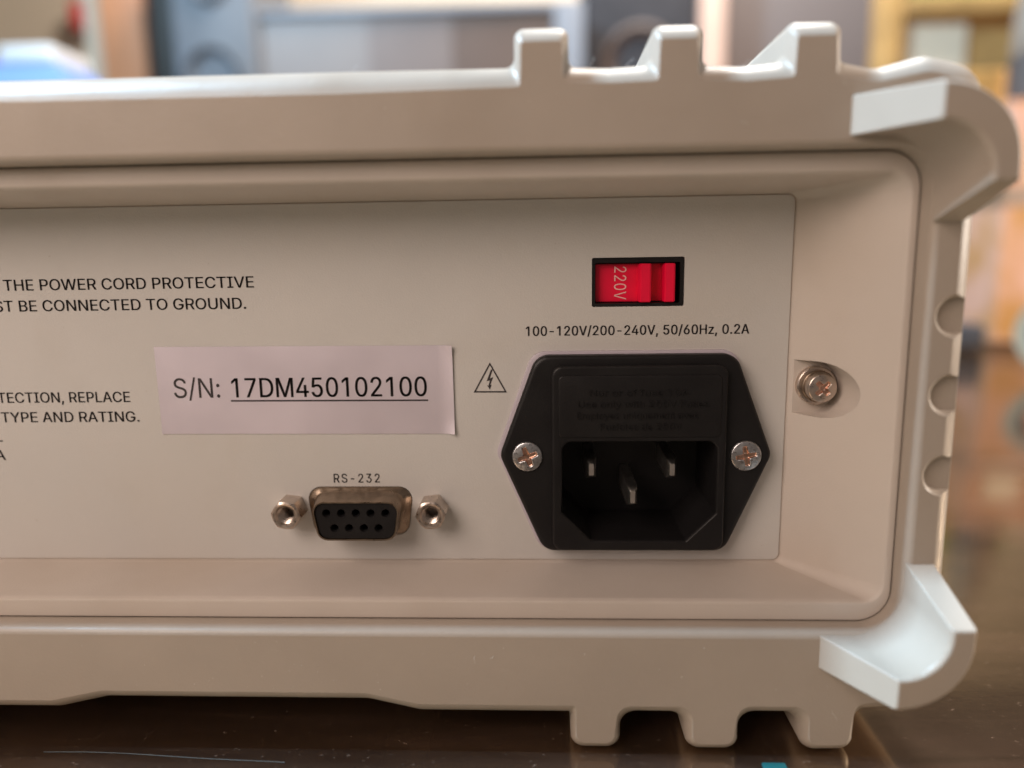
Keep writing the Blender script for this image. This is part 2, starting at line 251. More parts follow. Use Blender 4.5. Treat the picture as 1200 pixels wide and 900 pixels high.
    'D': (0.987, '430 0 189 0 189 112 422 112 499 117 567 133 625 159 674 194 714 239 745 293 767 355 780 425 785 502 780 578 767 647 745 709 715 762 676 806 628 842 572 867 507 883 434 888 183 888 183 1000 443 1000 536 993 619 973 693 940 757 895 810 838 852 769 883 689 901 601 907 502 901 403 883 313 852 233 809 164 755 106 689 60 613 27 527 7 245 1000 245 0 118 0 118 1000', '22 23 24 22 24 25 22 25 26 22 26 27 22 27 28 22 28 21 21 28 20 20 28 29 19 20 29 18 19 29 17 18 29 17 29 30 16 17 30 16 30 31 15 16 31 14 15 31 14 31 32 13 14 32 13 32 33 12 13 33 11 12 33 11 33 34 10 11 34 10 34 35 9 10 35 9 35 36 8 9 36 7 8 36 7 36 37 6 7 37 6 37 38 5 6 38 4 5 38 3 4 38 1 2 3 1 3 38 1 38 39 1 39 40 1 40 41 1 41 0 44 45 42 44 42 43'),
    'E': (0.823, '118 0 118 1000 732 1000 732 888 245 888 245 562 699 562 699 450 245 450 245 112 738 112 738 0', '0 1 4 4 1 2 4 2 3 0 4 5 0 5 8 8 5 6 8 6 7 0 8 9 0 9 10 0 10 11'),
    'F': (0.806, '118 0 118 1000 726 1000 726 888 245 888 245 547 681 547 681 435 245 435 245 0', '0 1 4 4 1 2 4 2 3 0 4 5 0 5 8 8 5 6 8 6 7 0 8 9'),
    'G': (1.023, '528 -13 443 -6 365 14 294 49 231 97 179 156 136 227 104 309 85 399 79 499 85 600 104 691 136 773 179 844 231 903 293 951 362 986 438 1006 521 1013 572 1011 622 1003 669 990 714 972 755 950 793 922 827 891 857 857 883 818 904 777 921 733 932 685 802 685 791 717 777 746 761 773 743 797 723 820 700 839 675 856 649 870 620 882 589 890 556 894 521 896 464 891 410 876 360 850 315 815 277 770 246 715 222 652 208 580 203 499 208 419 222 348 246 285 278 231 317 186 362 150 413 125 469 109 528 104 582 108 632 120 678 140 718 167 751 201 779 242 799 289 811 341 815 398 854 391 556 391 556 503 940 503 940 393 934 315 916 243 886 179 846 122 798 75 740 37 676 9 605 -8', '17 18 19 17 19 20 16 17 20 16 20 21 16 21 22 15 16 22 15 22 23 14 15 23 14 23 24 14 24 25 13 14 44 44 14 43 43 14 25 42 43 25 41 42 25 13 44 45 41 25 26 40 41 26 39 40 26 13 45 46 38 39 26 38 26 27 37 38 27 13 46 47 12 13 47 36 37 27 35 36 27 35 27 28 12 47 48 34 35 28 34 28 29 11 12 48 33 34 29 11 48 49 32 33 29 32 29 30 31 32 30 11 49 50 10 11 50 10 50 51 9 10 51 9 51 52 72 73 74 72 74 70 70 74 75 8 9 52 8 52 53 8 53 54 7 8 54 72 70 69 71 70 75 71 75 76 69 72 71 69 71 76 7 54 55 68 69 76 68 76 77 6 7 55 67 68 77 6 55 56 67 77 78 66 67 78 6 56 57 5 6 57 65 66 78 5 57 58 65 78 79 64 65 79 4 5 58 4 58 59 63 64 79 4 59 60 63 79 80 62 63 80 4 60 61 61 62 80 4 61 80 3 4 80 3 80 81 2 3 81 2 81 82 1 2 82 1 82 83 0 1 83'),
    'H': (1.016, '118 0 118 1000 245 1000 245 568 771 568 771 1000 898 1000 898 0 771 0 771 456 245 456 245 0', '0 1 2 0 2 3 4 5 6 4 6 7 0 3 10 10 3 4 10 4 9 9 4 7 0 10 11 8 9 7'),
    'I': (0.591, '61 0 61 112 232 112 232 888 61 888 61 1000 530 1000 530 888 359 888 359 112 530 112 530 0', '4 5 6 4 6 7 3 4 7 2 3 8 8 3 7 2 8 9 0 1 2 0 2 9 0 9 10 0 10 11'),
    'L': (0.772, '118 0 118 1000 245 1000 245 112 710 112 710 0', '0 1 2 0 2 3 0 3 4 0 4 5'),
    'M': (1.235, '118 0 118 1000 298 1000 545 368 551 352 558 333 565 312 572 290 580 266 588 241 596 215 604 190 612 165 619 140 626 117 632 96 604 96 611 116 617 139 625 162 633 187 640 213 649 238 657 264 665 288 672 311 680 332 687 351 693 368 936 1000 1116 1000 1116 0 991 0 991 572 991 594 991 617 992 643 992 669 992 697 993 725 995 812 996 841 996 870 997 899 1008 899 998 868 989 836 978 805 968 773 957 743 947 713 937 685 928 658 919 633 910 610 903 589 896 572 672 0 562 0 335 572 328 589 321 609 313 631 304 655 295 682 285 710 275 739 264 770 254 801 243 834 232 866 220 899 234 899 234 873 235 846 236 818 237 789 237 760 238 731 239 646 239 619 240 595 240 572 240 0', '0 1 71 71 1 2 71 2 72 72 2 3 28 29 43 43 29 30 43 30 44 44 30 31 0 71 70 73 72 3 28 43 42 45 44 31 74 73 69 69 73 3 28 42 46 46 42 41 46 45 41 41 45 31 0 70 74 74 70 69 0 74 75 40 41 31 28 46 47 68 69 3 0 75 76 39 40 31 28 47 48 67 68 3 0 76 77 28 48 49 66 67 3 0 77 78 28 49 50 65 66 3 0 78 79 38 39 31 28 50 51 64 65 3 37 38 31 28 51 52 63 64 3 36 37 31 28 52 53 62 63 3 0 79 80 35 36 31 28 53 54 61 62 3 0 80 81 34 35 31 28 54 55 60 61 3 0 81 82 33 34 31 59 60 3 28 55 56 0 82 83 58 59 3 28 56 57 32 33 31 58 3 4 27 28 57 58 4 5 26 27 57 58 5 6 25 26 57 58 6 7 24 25 57 58 7 8 23 24 57 58 8 9 22 23 57 58 9 10 21 22 57 58 10 11 20 21 57 58 11 12 19 20 57 58 12 18 18 12 13 18 19 13 13 19 57 14 13 57 58 18 17 15 14 57 58 17 16 58 16 15 58 15 57'),
    'N': (1.029, '118 0 118 1000 268 1000 674 359 686 341 699 320 713 296 728 270 745 241 762 210 779 177 796 143 813 108 796 105 792 142 790 178 788 213 786 247 785 279 785 309 784 337 784 362 784 383 784 1000 911 1000 911 0 760 0 397 570 381 596 365 623 349 650 331 680 312 713 291 749 268 790 241 836 211 889 234 892 236 844 238 798 240 754 242 714 243 678 244 645 245 616 245 592 246 572 246 0', '0 1 36 36 1 2 36 2 37 37 2 3 22 23 24 22 24 25 38 37 3 0 36 38 38 36 35 0 38 39 35 38 3 34 35 3 0 39 40 33 34 3 0 40 41 32 33 3 0 41 42 31 32 3 30 31 3 0 42 43 29 30 3 0 43 44 28 29 3 0 44 45 27 28 3 0 45 46 0 46 47 26 27 3 21 22 25 20 21 25 26 3 4 26 4 5 19 20 25 26 5 6 18 19 25 26 6 7 17 18 25 26 7 8 16 17 25 26 8 9 15 16 25 26 9 10 14 15 11 11 15 25 26 10 14 14 10 11 12 11 25 26 14 13 13 12 25 26 13 25'),
    'O': (1.048, '525 -13 442 -6 366 14 296 49 233 96 181 156 137 227 105 308 86 399 79 499 86 600 105 691 137 773 181 844 233 903 296 951 366 986 442 1006 525 1013 608 1006 684 986 754 951 816 903 869 844 912 773 944 691 963 600 969 499 963 399 944 308 912 227 869 156 816 96 754 49 684 14 608 -6 525 104 583 109 637 124 687 149 732 184 771 229 803 283 827 347 841 419 846 499 841 581 827 653 803 717 771 771 732 816 687 851 637 876 583 891 525 896 467 891 413 876 362 850 317 815 278 770 246 716 222 653 208 580 203 499 208 419 222 347 246 284 278 229 317 185 362 150 413 124 467 109', '17 18 19 16 17 19 16 19 20 15 16 20 15 20 21 14 15 21 14 21 22 13 14 55 55 14 54 54 14 22 54 22 53 53 22 23 13 55 56 52 53 23 13 56 57 51 52 23 50 51 23 13 57 58 12 13 58 50 23 24 49 50 24 12 58 59 11 12 59 49 24 25 48 49 25 11 59 60 47 48 25 11 60 61 10 11 61 47 25 26 10 61 62 46 47 26 9 10 62 46 26 27 45 46 27 9 62 63 8 9 63 8 63 64 44 45 27 44 27 28 8 64 65 43 44 28 7 8 65 43 28 29 7 65 66 42 43 29 6 7 66 42 29 30 6 66 67 41 42 30 6 67 68 40 41 30 5 6 68 40 30 31 5 68 69 39 40 31 4 5 69 39 31 32 4 69 70 38 39 32 4 70 71 37 38 32 4 71 36 36 37 32 4 36 32 3 4 32 3 32 33 2 3 33 2 33 34 1 2 34 1 34 35 0 1 35'),
    'P': (0.874, '118 0 118 1000 462 1000 535 995 599 981 653 958 699 927 737 889 766 845 787 795 799 741 803 683 799 626 787 572 766 522 737 477 699 439 653 407 599 384 535 370 462 365 245 365 245 0 245 477 457 477 506 479 548 488 584 503 613 523 637 548 655 577 667 610 675 645 677 683 675 722 667 757 655 789 637 818 613 842 584 862 548 877 505 886 456 889 245 889', '0 1 43 43 1 2 43 2 3 43 3 4 43 4 5 43 5 6 43 6 7 0 43 23 42 43 7 41 42 7 41 7 8 40 41 8 39 40 8 38 39 8 38 8 9 37 38 9 36 37 9 36 9 10 35 36 10 34 35 10 34 10 11 33 34 11 32 33 11 32 11 12 31 32 12 31 12 13 30 31 13 29 30 13 29 13 14 28 29 14 27 28 14 27 14 15 26 27 15 25 26 15 24 25 15 0 23 21 21 23 24 21 24 15 21 15 16 21 16 17 21 17 18 21 18 19 21 19 20 0 21 22'),
    'R': (0.883, '118 0 118 1000 464 1000 536 996 600 982 655 960 701 931 738 894 767 851 788 803 801 750 805 692 801 634 788 582 767 534 738 491 701 456 654 427 599 406 536 393 464 389 245 389 245 0 245 501 459 501 508 504 550 512 585 524 615 542 638 564 656 591 669 621 676 655 679 692 676 730 669 765 656 796 638 823 614 846 585 864 549 878 507 886 458 889 245 889 694 0 452 450 595 450 841 0', '0 1 43 43 1 2 43 2 3 43 3 4 43 4 5 43 5 6 43 6 7 43 7 42 42 7 41 41 7 8 0 43 23 40 41 8 39 40 8 38 39 8 38 8 9 37 38 9 36 37 9 36 9 10 35 36 10 34 35 10 34 10 11 33 34 11 32 33 11 32 11 12 31 32 12 31 12 13 30 31 13 29 30 13 29 13 14 28 29 14 27 28 14 27 14 15 26 27 15 25 26 15 24 25 15 0 23 21 21 23 24 21 24 15 21 15 16 21 16 17 21 17 18 21 18 19 21 19 20 0 21 22 44 45 46 44 46 47'),
    'S': (0.878, '440 -17 370 -13 307 -2 251 18 201 45 159 78 126 118 100 163 83 214 75 268 205 268 212 232 224 200 243 172 266 149 295 130 327 115 363 105 400 99 440 97 484 99 524 106 562 118 596 135 624 156 648 181 665 209 676 240 679 274 676 304 667 330 653 352 633 371 609 387 582 402 551 415 517 426 481 437 361 470 285 497 221 529 169 568 132 615 110 670 102 732 107 786 122 836 147 880 181 919 222 952 270 979 325 998 383 1010 446 1013 510 1010 568 998 621 978 668 952 708 920 741 882 766 839 782 793 788 743 663 743 652 789 629 828 594 860 550 883 499 897 442 901 401 899 363 892 329 880 299 864 273 845 253 822 238 796 229 768 226 738 230 706 240 679 257 656 280 636 305 619 333 606 362 594 390 585 417 577 519 549 549 540 580 530 612 518 645 504 676 487 705 467 732 444 756 418 776 388 791 354 800 316 803 272 798 220 784 170 760 125 727 84 685 49 636 21 578 0 512 -13', '52 53 54 51 52 54 51 54 55 50 51 55 50 55 56 49 50 56 49 56 57 48 49 57 48 57 58 48 58 59 47 48 70 70 48 69 69 48 59 68 69 59 47 70 71 67 68 59 47 71 72 66 67 59 66 59 60 46 47 72 46 72 73 46 73 74 65 66 60 46 74 75 65 60 61 45 46 75 64 65 61 45 75 76 45 76 77 64 61 62 63 64 62 44 45 77 44 77 78 44 78 79 43 44 79 43 79 80 43 80 81 42 43 81 42 81 82 42 82 83 42 83 84 41 42 84 41 84 85 41 85 86 41 86 87 41 87 88 40 41 88 40 88 89 40 89 90 40 90 91 39 40 91 39 91 92 39 92 93 38 39 93 38 93 94 37 38 94 37 94 95 37 95 96 36 37 96 35 36 96 35 96 97 34 35 97 33 34 97 33 97 98 32 33 98 31 32 98 31 98 99 30 31 99 29 30 99 29 99 100 28 29 100 27 28 100 27 100 101 8 9 10 8 10 11 26 27 101 8 11 12 26 101 102 7 8 12 25 26 102 7 12 13 24 25 102 7 13 14 24 102 103 6 7 14 23 24 103 6 14 15 22 23 103 6 15 16 22 103 104 5 6 16 21 22 104 5 16 17 20 21 104 5 17 18 5 18 19 19 20 104 5 19 104 5 104 105 4 5 105 4 105 106 3 4 106 3 106 107 2 3 107 2 107 108 1 2 108 0 1 108'),
    'T': (0.882, '62 888 62 1000 819 1000 819 888 505 888 505 0 379 0 379 888', '0 1 2 0 2 3 7 0 3 6 7 4 4 7 3 6 4 5'),
    'U': (1.017, '509 -16 433 -11 365 4 303 30 248 65 203 107 166 157 140 213 123 274 118 340 118 1000 244 1000 244 350 248 304 259 261 277 222 301 187 331 158 368 134 410 116 457 105 509 101 561 105 608 116 650 134 686 158 716 187 740 222 758 261 768 304 772 350 772 1000 899 1000 899 340 893 274 877 213 850 157 814 107 768 65 714 30 653 4 584 -11', '9 10 11 9 11 12 30 31 32 30 32 33 9 12 13 29 30 33 8 9 13 29 33 34 8 13 14 28 29 34 7 8 14 28 34 35 7 14 15 27 28 35 7 15 16 26 27 35 6 7 16 26 35 36 6 16 17 25 26 36 6 17 18 24 25 36 5 6 18 24 36 37 5 18 19 23 24 37 5 19 20 22 23 37 4 5 20 22 37 38 4 20 21 21 22 38 4 21 38 3 4 38 3 38 39 2 3 39 2 39 40 1 2 40 1 40 41 0 1 41'),
    'V': (0.943, '401 0 32 1000 166 1000 378 405 391 368 406 323 423 270 442 209 464 139 487 60 461 60 485 141 506 211 525 271 542 323 556 368 569 405 776 1000 910 1000 546 0', '0 1 2 0 2 3 16 17 18 16 18 19 0 3 4 15 16 19 0 4 5 14 15 19 0 5 6 13 14 19 12 13 19 0 6 7 11 12 19 0 7 8 10 11 9 9 11 19 0 8 9 0 9 19'),
    'W': (1.349, '305 0 32 1000 162 1000 321 385 329 352 337 319 345 286 352 252 360 218 367 184 374 149 381 114 387 78 372 78 379 114 386 149 393 184 400 218 408 252 415 286 424 319 432 352 440 385 602 1000 746 1000 907 385 916 352 925 319 933 286 940 252 948 218 956 184 963 149 970 114 977 78 960 78 967 114 973 149 981 184 988 218 995 252 1003 286 1011 319 1019 352 1028 385 1186 1000 1316 1000 1042 0 895 0 723 635 712 678 701 722 691 769 680 820 670 874 660 934 687 934 677 877 668 825 658 776 648 729 637 682 625 635 453 0', '0 1 2 0 2 3 22 23 55 55 23 24 55 24 56 56 24 25 44 45 46 44 46 47 22 55 54 57 56 25 58 57 53 53 57 25 22 54 58 58 54 53 22 58 59 52 53 25 22 59 60 51 52 25 22 60 61 50 51 25 22 61 62 49 50 25 22 62 63 48 49 25 0 3 4 21 22 63 48 25 26 43 44 47 0 4 5 20 21 63 48 26 27 42 43 47 0 5 6 19 20 63 48 27 28 41 42 47 0 6 7 18 19 63 48 28 29 40 41 47 0 7 8 17 18 63 48 29 30 39 40 47 0 8 9 16 17 63 48 30 31 38 39 47 0 9 10 15 16 63 48 31 32 37 38 47 0 10 14 14 10 11 14 15 11 11 15 63 48 32 36 36 32 33 36 37 33 33 37 47 0 14 13 12 11 63 48 36 35 34 33 47 0 13 12 0 12 63 48 35 34 48 34 47'),
    'Y': (0.928, '400 0 400 409 32 1000 179 1000 378 677 399 642 419 608 437 574 455 539 472 498 491 453 440 453 458 499 476 540 494 576 512 609 531 643 551 677 749 1000 895 1000 527 409 527 0', '1 2 3 1 3 4 17 18 19 17 19 20 1 4 5 16 17 20 15 16 20 1 5 6 14 15 20 1 6 7 13 14 20 1 7 8 12 13 9 9 13 20 1 8 12 12 8 9 1 12 11 10 9 20 1 11 10 1 10 20 0 1 20 0 20 21'),
    'a': (0.765, '314 -17 268 -14 226 -5 186 10 150 30 119 56 94 88 75 124 63 166 60 212 63 252 71 287 85 316 104 341 126 362 152 380 182 394 213 405 246 414 281 421 316 427 350 432 392 438 429 442 459 446 485 450 506 455 521 462 533 471 539 484 542 501 542 505 540 534 534 560 524 583 511 603 493 620 471 633 446 643 417 648 385 650 351 648 320 643 293 634 269 621 249 607 231 591 217 574 205 556 197 538 81 572 100 615 125 650 154 680 187 704 223 724 261 738 301 748 341 754 381 756 409 755 438 751 470 746 501 737 532 725 562 708 589 688 613 661 634 630 649 591 659 546 662 494 662 0 544 0 544 102 536 102 525 84 512 67 495 48 475 31 451 16 423 2 391 -8 355 -15 335 89 377 92 415 101 448 115 476 135 499 157 518 183 531 211 539 241 542 271 542 373 535 368 524 362 510 358 493 353 475 349 455 346 434 342 414 339 394 337 375 334 359 332 345 330 317 326 290 320 264 312 240 302 220 289 203 274 191 255 183 233 181 206 183 182 189 161 200 142 215 126 233 113 255 103 279 95 306 91', '58 59 60 58 60 61 57 58 61 57 61 62 56 57 62 56 62 63 55 56 63 55 63 64 55 64 65 54 55 65 54 65 66 53 54 66 53 66 67 52 53 67 52 67 40 40 67 39 39 67 68 51 52 41 41 52 40 51 41 42 38 39 68 51 42 43 37 38 68 51 43 44 36 37 68 36 68 69 51 44 45 35 36 69 50 51 45 50 45 46 34 35 69 50 46 47 34 69 70 33 34 70 50 47 48 49 50 48 32 33 70 32 70 71 31 32 71 30 31 71 29 30 71 29 71 72 28 29 72 27 28 72 26 27 94 94 27 72 25 26 94 24 25 94 23 24 94 22 23 94 21 22 94 20 21 94 19 20 94 18 19 94 17 18 94 16 17 94 15 16 94 14 15 94 14 94 95 93 94 72 14 95 96 13 14 96 13 96 97 13 97 98 13 98 99 13 99 100 13 100 101 13 101 102 12 13 102 12 102 103 12 103 104 12 104 105 12 105 106 12 106 107 12 107 108 12 108 109 11 12 109 11 109 110 11 110 111 11 111 112 10 11 112 10 112 113 92 93 72 10 113 114 9 10 114 91 92 72 9 114 115 8 9 115 90 91 72 8 115 116 89 90 72 8 116 117 7 8 117 7 117 118 88 89 74 74 89 72 7 118 119 87 88 74 7 119 120 6 7 120 86 87 75 75 87 74 6 120 121 6 121 122 86 75 76 73 74 72 85 86 76 6 122 123 84 85 76 6 123 84 6 84 76 5 6 76 5 76 77 5 77 78 4 5 78 4 78 79 4 79 80 3 4 80 3 80 81 2 3 81 2 81 82 1 2 82 1 82 83 0 1 83'),
    'b': (0.834, '451 -16 408 -13 371 -6 339 7 312 24 289 42 271 61 256 81 243 99 232 115 220 115 220 0 103 0 103 1000 223 1000 223 628 232 628 243 643 255 660 270 680 288 699 310 716 337 733 369 745 406 753 450 756 510 750 565 735 615 709 659 673 697 628 727 575 749 514 763 446 767 371 763 296 749 228 727 166 697 113 660 68 616 32 566 5 511 -11 433 92 477 96 515 108 549 129 578 156 602 190 621 229 634 273 642 321 645 372 642 423 634 470 621 513 603 552 579 585 550 612 516 632 477 644 433 648 389 644 351 633 317 613 288 587 264 555 246 517 232 473 224 425 221 372 224 319 232 270 246 226 265 187 289 154 318 128 352 108 390 96', '12 13 14 12 14 15 24 25 26 23 24 26 23 26 27 22 23 27 22 27 28 21 22 28 20 21 28 20 28 29 19 20 29 18 19 29 18 29 61 61 29 30 17 18 61 17 61 62 60 61 30 17 62 63 59 60 30 16 17 63 16 63 64 58 59 30 12 15 16 12 16 68 68 16 67 67 16 66 66 16 65 65 16 64 58 30 31 57 58 31 56 57 31 56 31 32 55 56 32 55 32 33 54 55 33 12 68 69 53 54 33 53 33 34 12 69 70 52 53 34 12 70 71 51 52 34 51 34 35 50 51 35 12 71 72 50 35 36 49 50 36 12 72 73 48 49 36 48 36 37 12 73 74 47 48 37 12 74 10 10 74 75 47 37 38 46 47 38 10 75 76 45 46 38 10 76 9 9 76 77 12 10 11 8 9 77 45 38 39 8 77 78 44 45 39 7 8 78 7 78 43 43 44 39 7 43 39 6 7 39 6 39 40 5 6 40 4 5 40 4 40 41 3 4 41 2 3 41 2 41 42 1 2 42 1 42 0'),
    'c': (0.778, '407 -16 343 -11 283 5 230 32 182 69 142 114 110 167 86 228 72 295 67 368 72 443 86 511 110 572 142 626 182 671 230 707 283 734 343 750 407 756 443 754 478 749 511 741 543 730 572 716 600 700 625 680 648 658 668 633 686 605 700 576 711 544 595 515 589 534 581 552 571 568 559 584 546 598 531 611 514 622 496 631 476 639 455 644 432 647 407 648 361 644 320 631 285 610 256 581 232 547 213 508 200 464 192 418 189 368 192 320 200 274 213 231 232 192 256 158 285 130 320 108 361 96 407 91 432 92 455 96 477 101 497 109 515 118 532 130 548 143 561 158 573 174 583 192 592 211 598 230 713 201 702 169 688 138 671 110 650 85 628 62 602 42 574 24 544 10 512 -1 479 -10 444 -14', '17 18 19 17 19 20 16 17 20 16 20 21 16 21 22 15 16 22 15 22 23 15 23 24 14 15 24 14 24 25 14 25 26 13 14 43 43 14 26 43 26 42 42 26 27 13 43 44 41 42 27 13 44 45 40 41 27 39 40 27 39 27 28 13 45 46 38 39 28 12 13 46 37 38 28 36 37 28 12 46 47 36 28 29 35 36 29 34 35 29 12 47 48 34 29 30 11 12 48 33 34 30 32 33 30 11 48 49 32 30 31 10 11 49 10 49 50 10 50 51 9 10 51 9 51 52 8 9 52 8 52 53 8 53 54 7 8 54 7 54 55 7 55 56 72 73 74 6 7 56 71 72 74 71 74 75 6 56 57 70 71 75 69 70 75 69 75 76 5 6 57 5 57 58 68 69 76 67 68 76 67 76 77 5 58 59 66 67 77 65 66 77 4 5 59 65 77 78 64 65 78 4 59 60 63 64 78 4 60 61 62 63 78 61 62 78 4 61 78 4 78 79 3 4 79 3 79 80 3 80 81 2 3 81 2 81 82 2 82 83 1 2 83 1 83 84 1 84 85 0 1 85'),
    'd': (0.834, '384 -16 324 -11 269 5 219 32 175 68 138 113 107 166 85 228 72 296 67 371 72 446 85 514 108 575 138 628 176 673 220 709 270 735 325 750 385 756 428 753 466 745 497 733 524 716 546 699 565 680 580 660 592 643 602 628 611 628 611 1000 731 1000 731 0 615 0 615 115 603 115 592 99 580 81 564 61 545 42 523 24 496 7 464 -6 427 -13 402 92 445 96 483 108 517 128 546 154 570 187 589 226 602 270 610 319 613 372 610 425 602 473 589 517 570 555 547 587 518 613 484 633 445 644 402 648 358 644 318 632 284 612 255 585 232 552 213 513 200 470 192 423 189 372 192 321 200 273 213 229 232 190 256 156 285 129 319 108 358 96', '28 29 30 28 30 31 17 18 19 17 19 20 16 17 20 16 20 21 15 16 21 15 21 22 15 22 23 14 15 23 14 23 24 14 24 25 13 14 61 61 14 25 61 25 26 13 61 62 60 61 26 13 62 63 59 60 26 59 26 27 58 59 27 13 63 64 12 13 64 58 27 28 58 28 57 57 28 56 56 28 55 55 28 54 54 28 31 12 64 65 12 65 66 11 12 66 11 66 67 10 11 67 10 67 68 53 54 31 10 68 69 9 10 69 52 53 31 9 69 70 9 70 71 51 52 31 8 9 71 8 71 72 50 51 31 7 8 72 7 72 73 49 50 31 7 73 74 6 7 74 48 49 31 6 74 75 47 48 33 33 48 31 5 6 75 5 75 76 46 47 33 5 76 77 45 46 34 34 46 33 45 34 35 32 33 31 4 5 77 4 77 78 44 45 35 44 35 36 4 78 43 43 44 36 4 43 36 4 36 37 3 4 37 3 37 38 3 38 39 2 3 39 2 39 40 2 40 41 1 2 41 1 41 42 0 1 42'),
    'e': (0.794, '417 -16 348 -11 285 5 230 32 182 69 142 113 109 167 86 227 72 294 67 367 72 441 86 508 109 569 140 624 179 669 226 706 280 734 339 750 403 756 444 753 483 747 522 735 560 719 595 697 628 670 657 637 682 599 702 554 717 503 726 445 730 381 730 333 147 333 147 434 664 434 609 397 606 445 598 488 585 528 567 563 544 593 516 617 483 635 446 645 403 649 360 645 322 634 288 616 258 592 234 563 214 530 200 493 191 455 189 415 189 349 192 297 201 250 217 209 239 173 265 144 297 121 333 104 373 94 417 91 446 92 474 96 499 104 522 114 543 127 561 143 577 162 590 183 601 207 717 179 703 142 684 108 659 77 629 50 594 27 555 9 513 -5 466 -13', '17 18 19 17 19 20 16 17 20 16 20 21 16 21 22 15 16 22 15 22 23 14 15 23 14 23 24 14 24 25 13 14 45 45 14 44 44 14 25 43 44 25 13 45 46 42 43 25 42 25 26 41 42 26 13 46 47 12 13 47 40 41 26 12 47 48 40 26 27 39 40 27 12 48 49 11 12 49 11 49 50 38 39 27 38 27 28 11 50 51 37 38 28 10 11 51 37 28 29 10 51 52 36 37 29 10 52 33 33 52 53 35 36 34 34 36 29 34 29 30 9 10 33 9 33 32 53 33 34 53 34 30 54 53 30 54 30 31 8 9 32 55 54 31 8 32 31 8 31 55 8 55 56 7 8 56 7 56 57 6 7 57 6 57 58 71 72 73 70 71 73 70 73 74 6 58 59 5 6 59 69 70 74 5 59 60 68 69 74 68 74 75 67 68 75 5 60 61 66 67 75 4 5 61 66 75 76 4 61 62 65 66 76 64 65 76 4 62 63 63 64 76 4 63 76 4 76 77 3 4 77 3 77 78 2 3 78 2 78 79 2 79 80 1 2 80 1 80 81 0 1 81'),
    'f': (0.499, '448 746 448 643 13 643 13 746 158 0 158 848 162 889 172 924 188 955 210 981 236 1003 266 1020 299 1032 333 1039 368 1042 394 1041 417 1039 437 1036 454 1032 467 1028 477 1024 447 921 440 923 432 925 422 928 411 930 398 931 383 932 350 928 323 919 303 904 290 883 281 856 279 823 279 0', '2 3 0 2 0 1 13 14 15 13 15 16 12 13 16 12 16 17 12 17 18 11 12 18 11 18 19 11 19 20 11 20 21 10 11 21 9 10 24 24 10 22 22 10 21 8 9 25 25 9 24 7 8 27 27 8 26 26 8 25 7 27 28 7 28 29 23 24 22 6 7 29 6 29 30 6 30 31 5 6 31 5 31 32 5 32 33 4 5 33 4 33 34'),
    'h': (0.806, '223 446 223 0 103 0 103 1000 223 1000 223 565 201 565 227 627 260 676 299 712 344 736 393 751 447 756 495 752 540 742 580 724 616 700 646 669 670 631 688 585 698 532 702 472 702 0 582 0 582 462 577 516 562 562 537 598 503 625 461 642 413 647 378 644 346 637 316 624 289 606 267 583 248 556 235 523 226 487', '2 3 4 2 4 6 6 4 5 11 12 13 11 13 14 10 11 14 10 14 15 9 10 15 9 15 16 8 9 16 8 16 17 7 8 31 31 8 17 31 17 30 30 17 18 29 30 18 7 31 32 28 29 18 7 32 33 28 18 19 6 7 33 27 28 19 6 33 34 6 34 35 26 27 19 26 19 20 6 35 36 2 6 37 37 6 36 25 26 20 25 20 21 2 37 38 24 25 21 2 38 0 24 21 22 23 24 22 2 0 1'),
    'i': (0.328, '103 0 103 746 223 746 223 0 164 870 143 873 123 881 106 894 92 910 84 929 81 950 84 971 92 990 106 1006 123 1019 143 1027 164 1030 187 1027 206 1019 224 1006 237 990 246 971 248 950 246 929 237 910 224 894 206 881 187 873', '0 1 2 0 2 3 15 16 17 14 15 17 14 17 18 13 14 18 13 18 19 12 13 19 12 19 20 11 12 20 11 20 21 10 11 21 10 21 22 9 10 22 9 22 23 8 9 23 8 23 24 7 8 24 7 24 25 6 7 25 6 25 26 5 6 26 5 26 27 4 5 27'),
    'l': (0.372, '274 -5 221 0 178 15 145 40 122 73 108 115 103 166 103 1000 223 1000 223 194 225 163 229 140 236 122 248 111 265 104 287 102 298 102 308 103 315 103 321 104 328 105 334 107 355 5 344 3 332 0 318 -2 303 -3 289 -4', '6 7 8 6 8 9 6 9 10 5 6 10 5 10 11 5 11 12 5 12 13 4 5 13 4 13 14 20 21 22 19 20 22 4 14 15 18 19 22 16 17 18 16 18 22 4 15 16 4 16 22 3 4 22 2 3 22 1 2 22 1 22 23 1 23 24 0 1 24 0 24 26 26 24 25 0 26 27'),
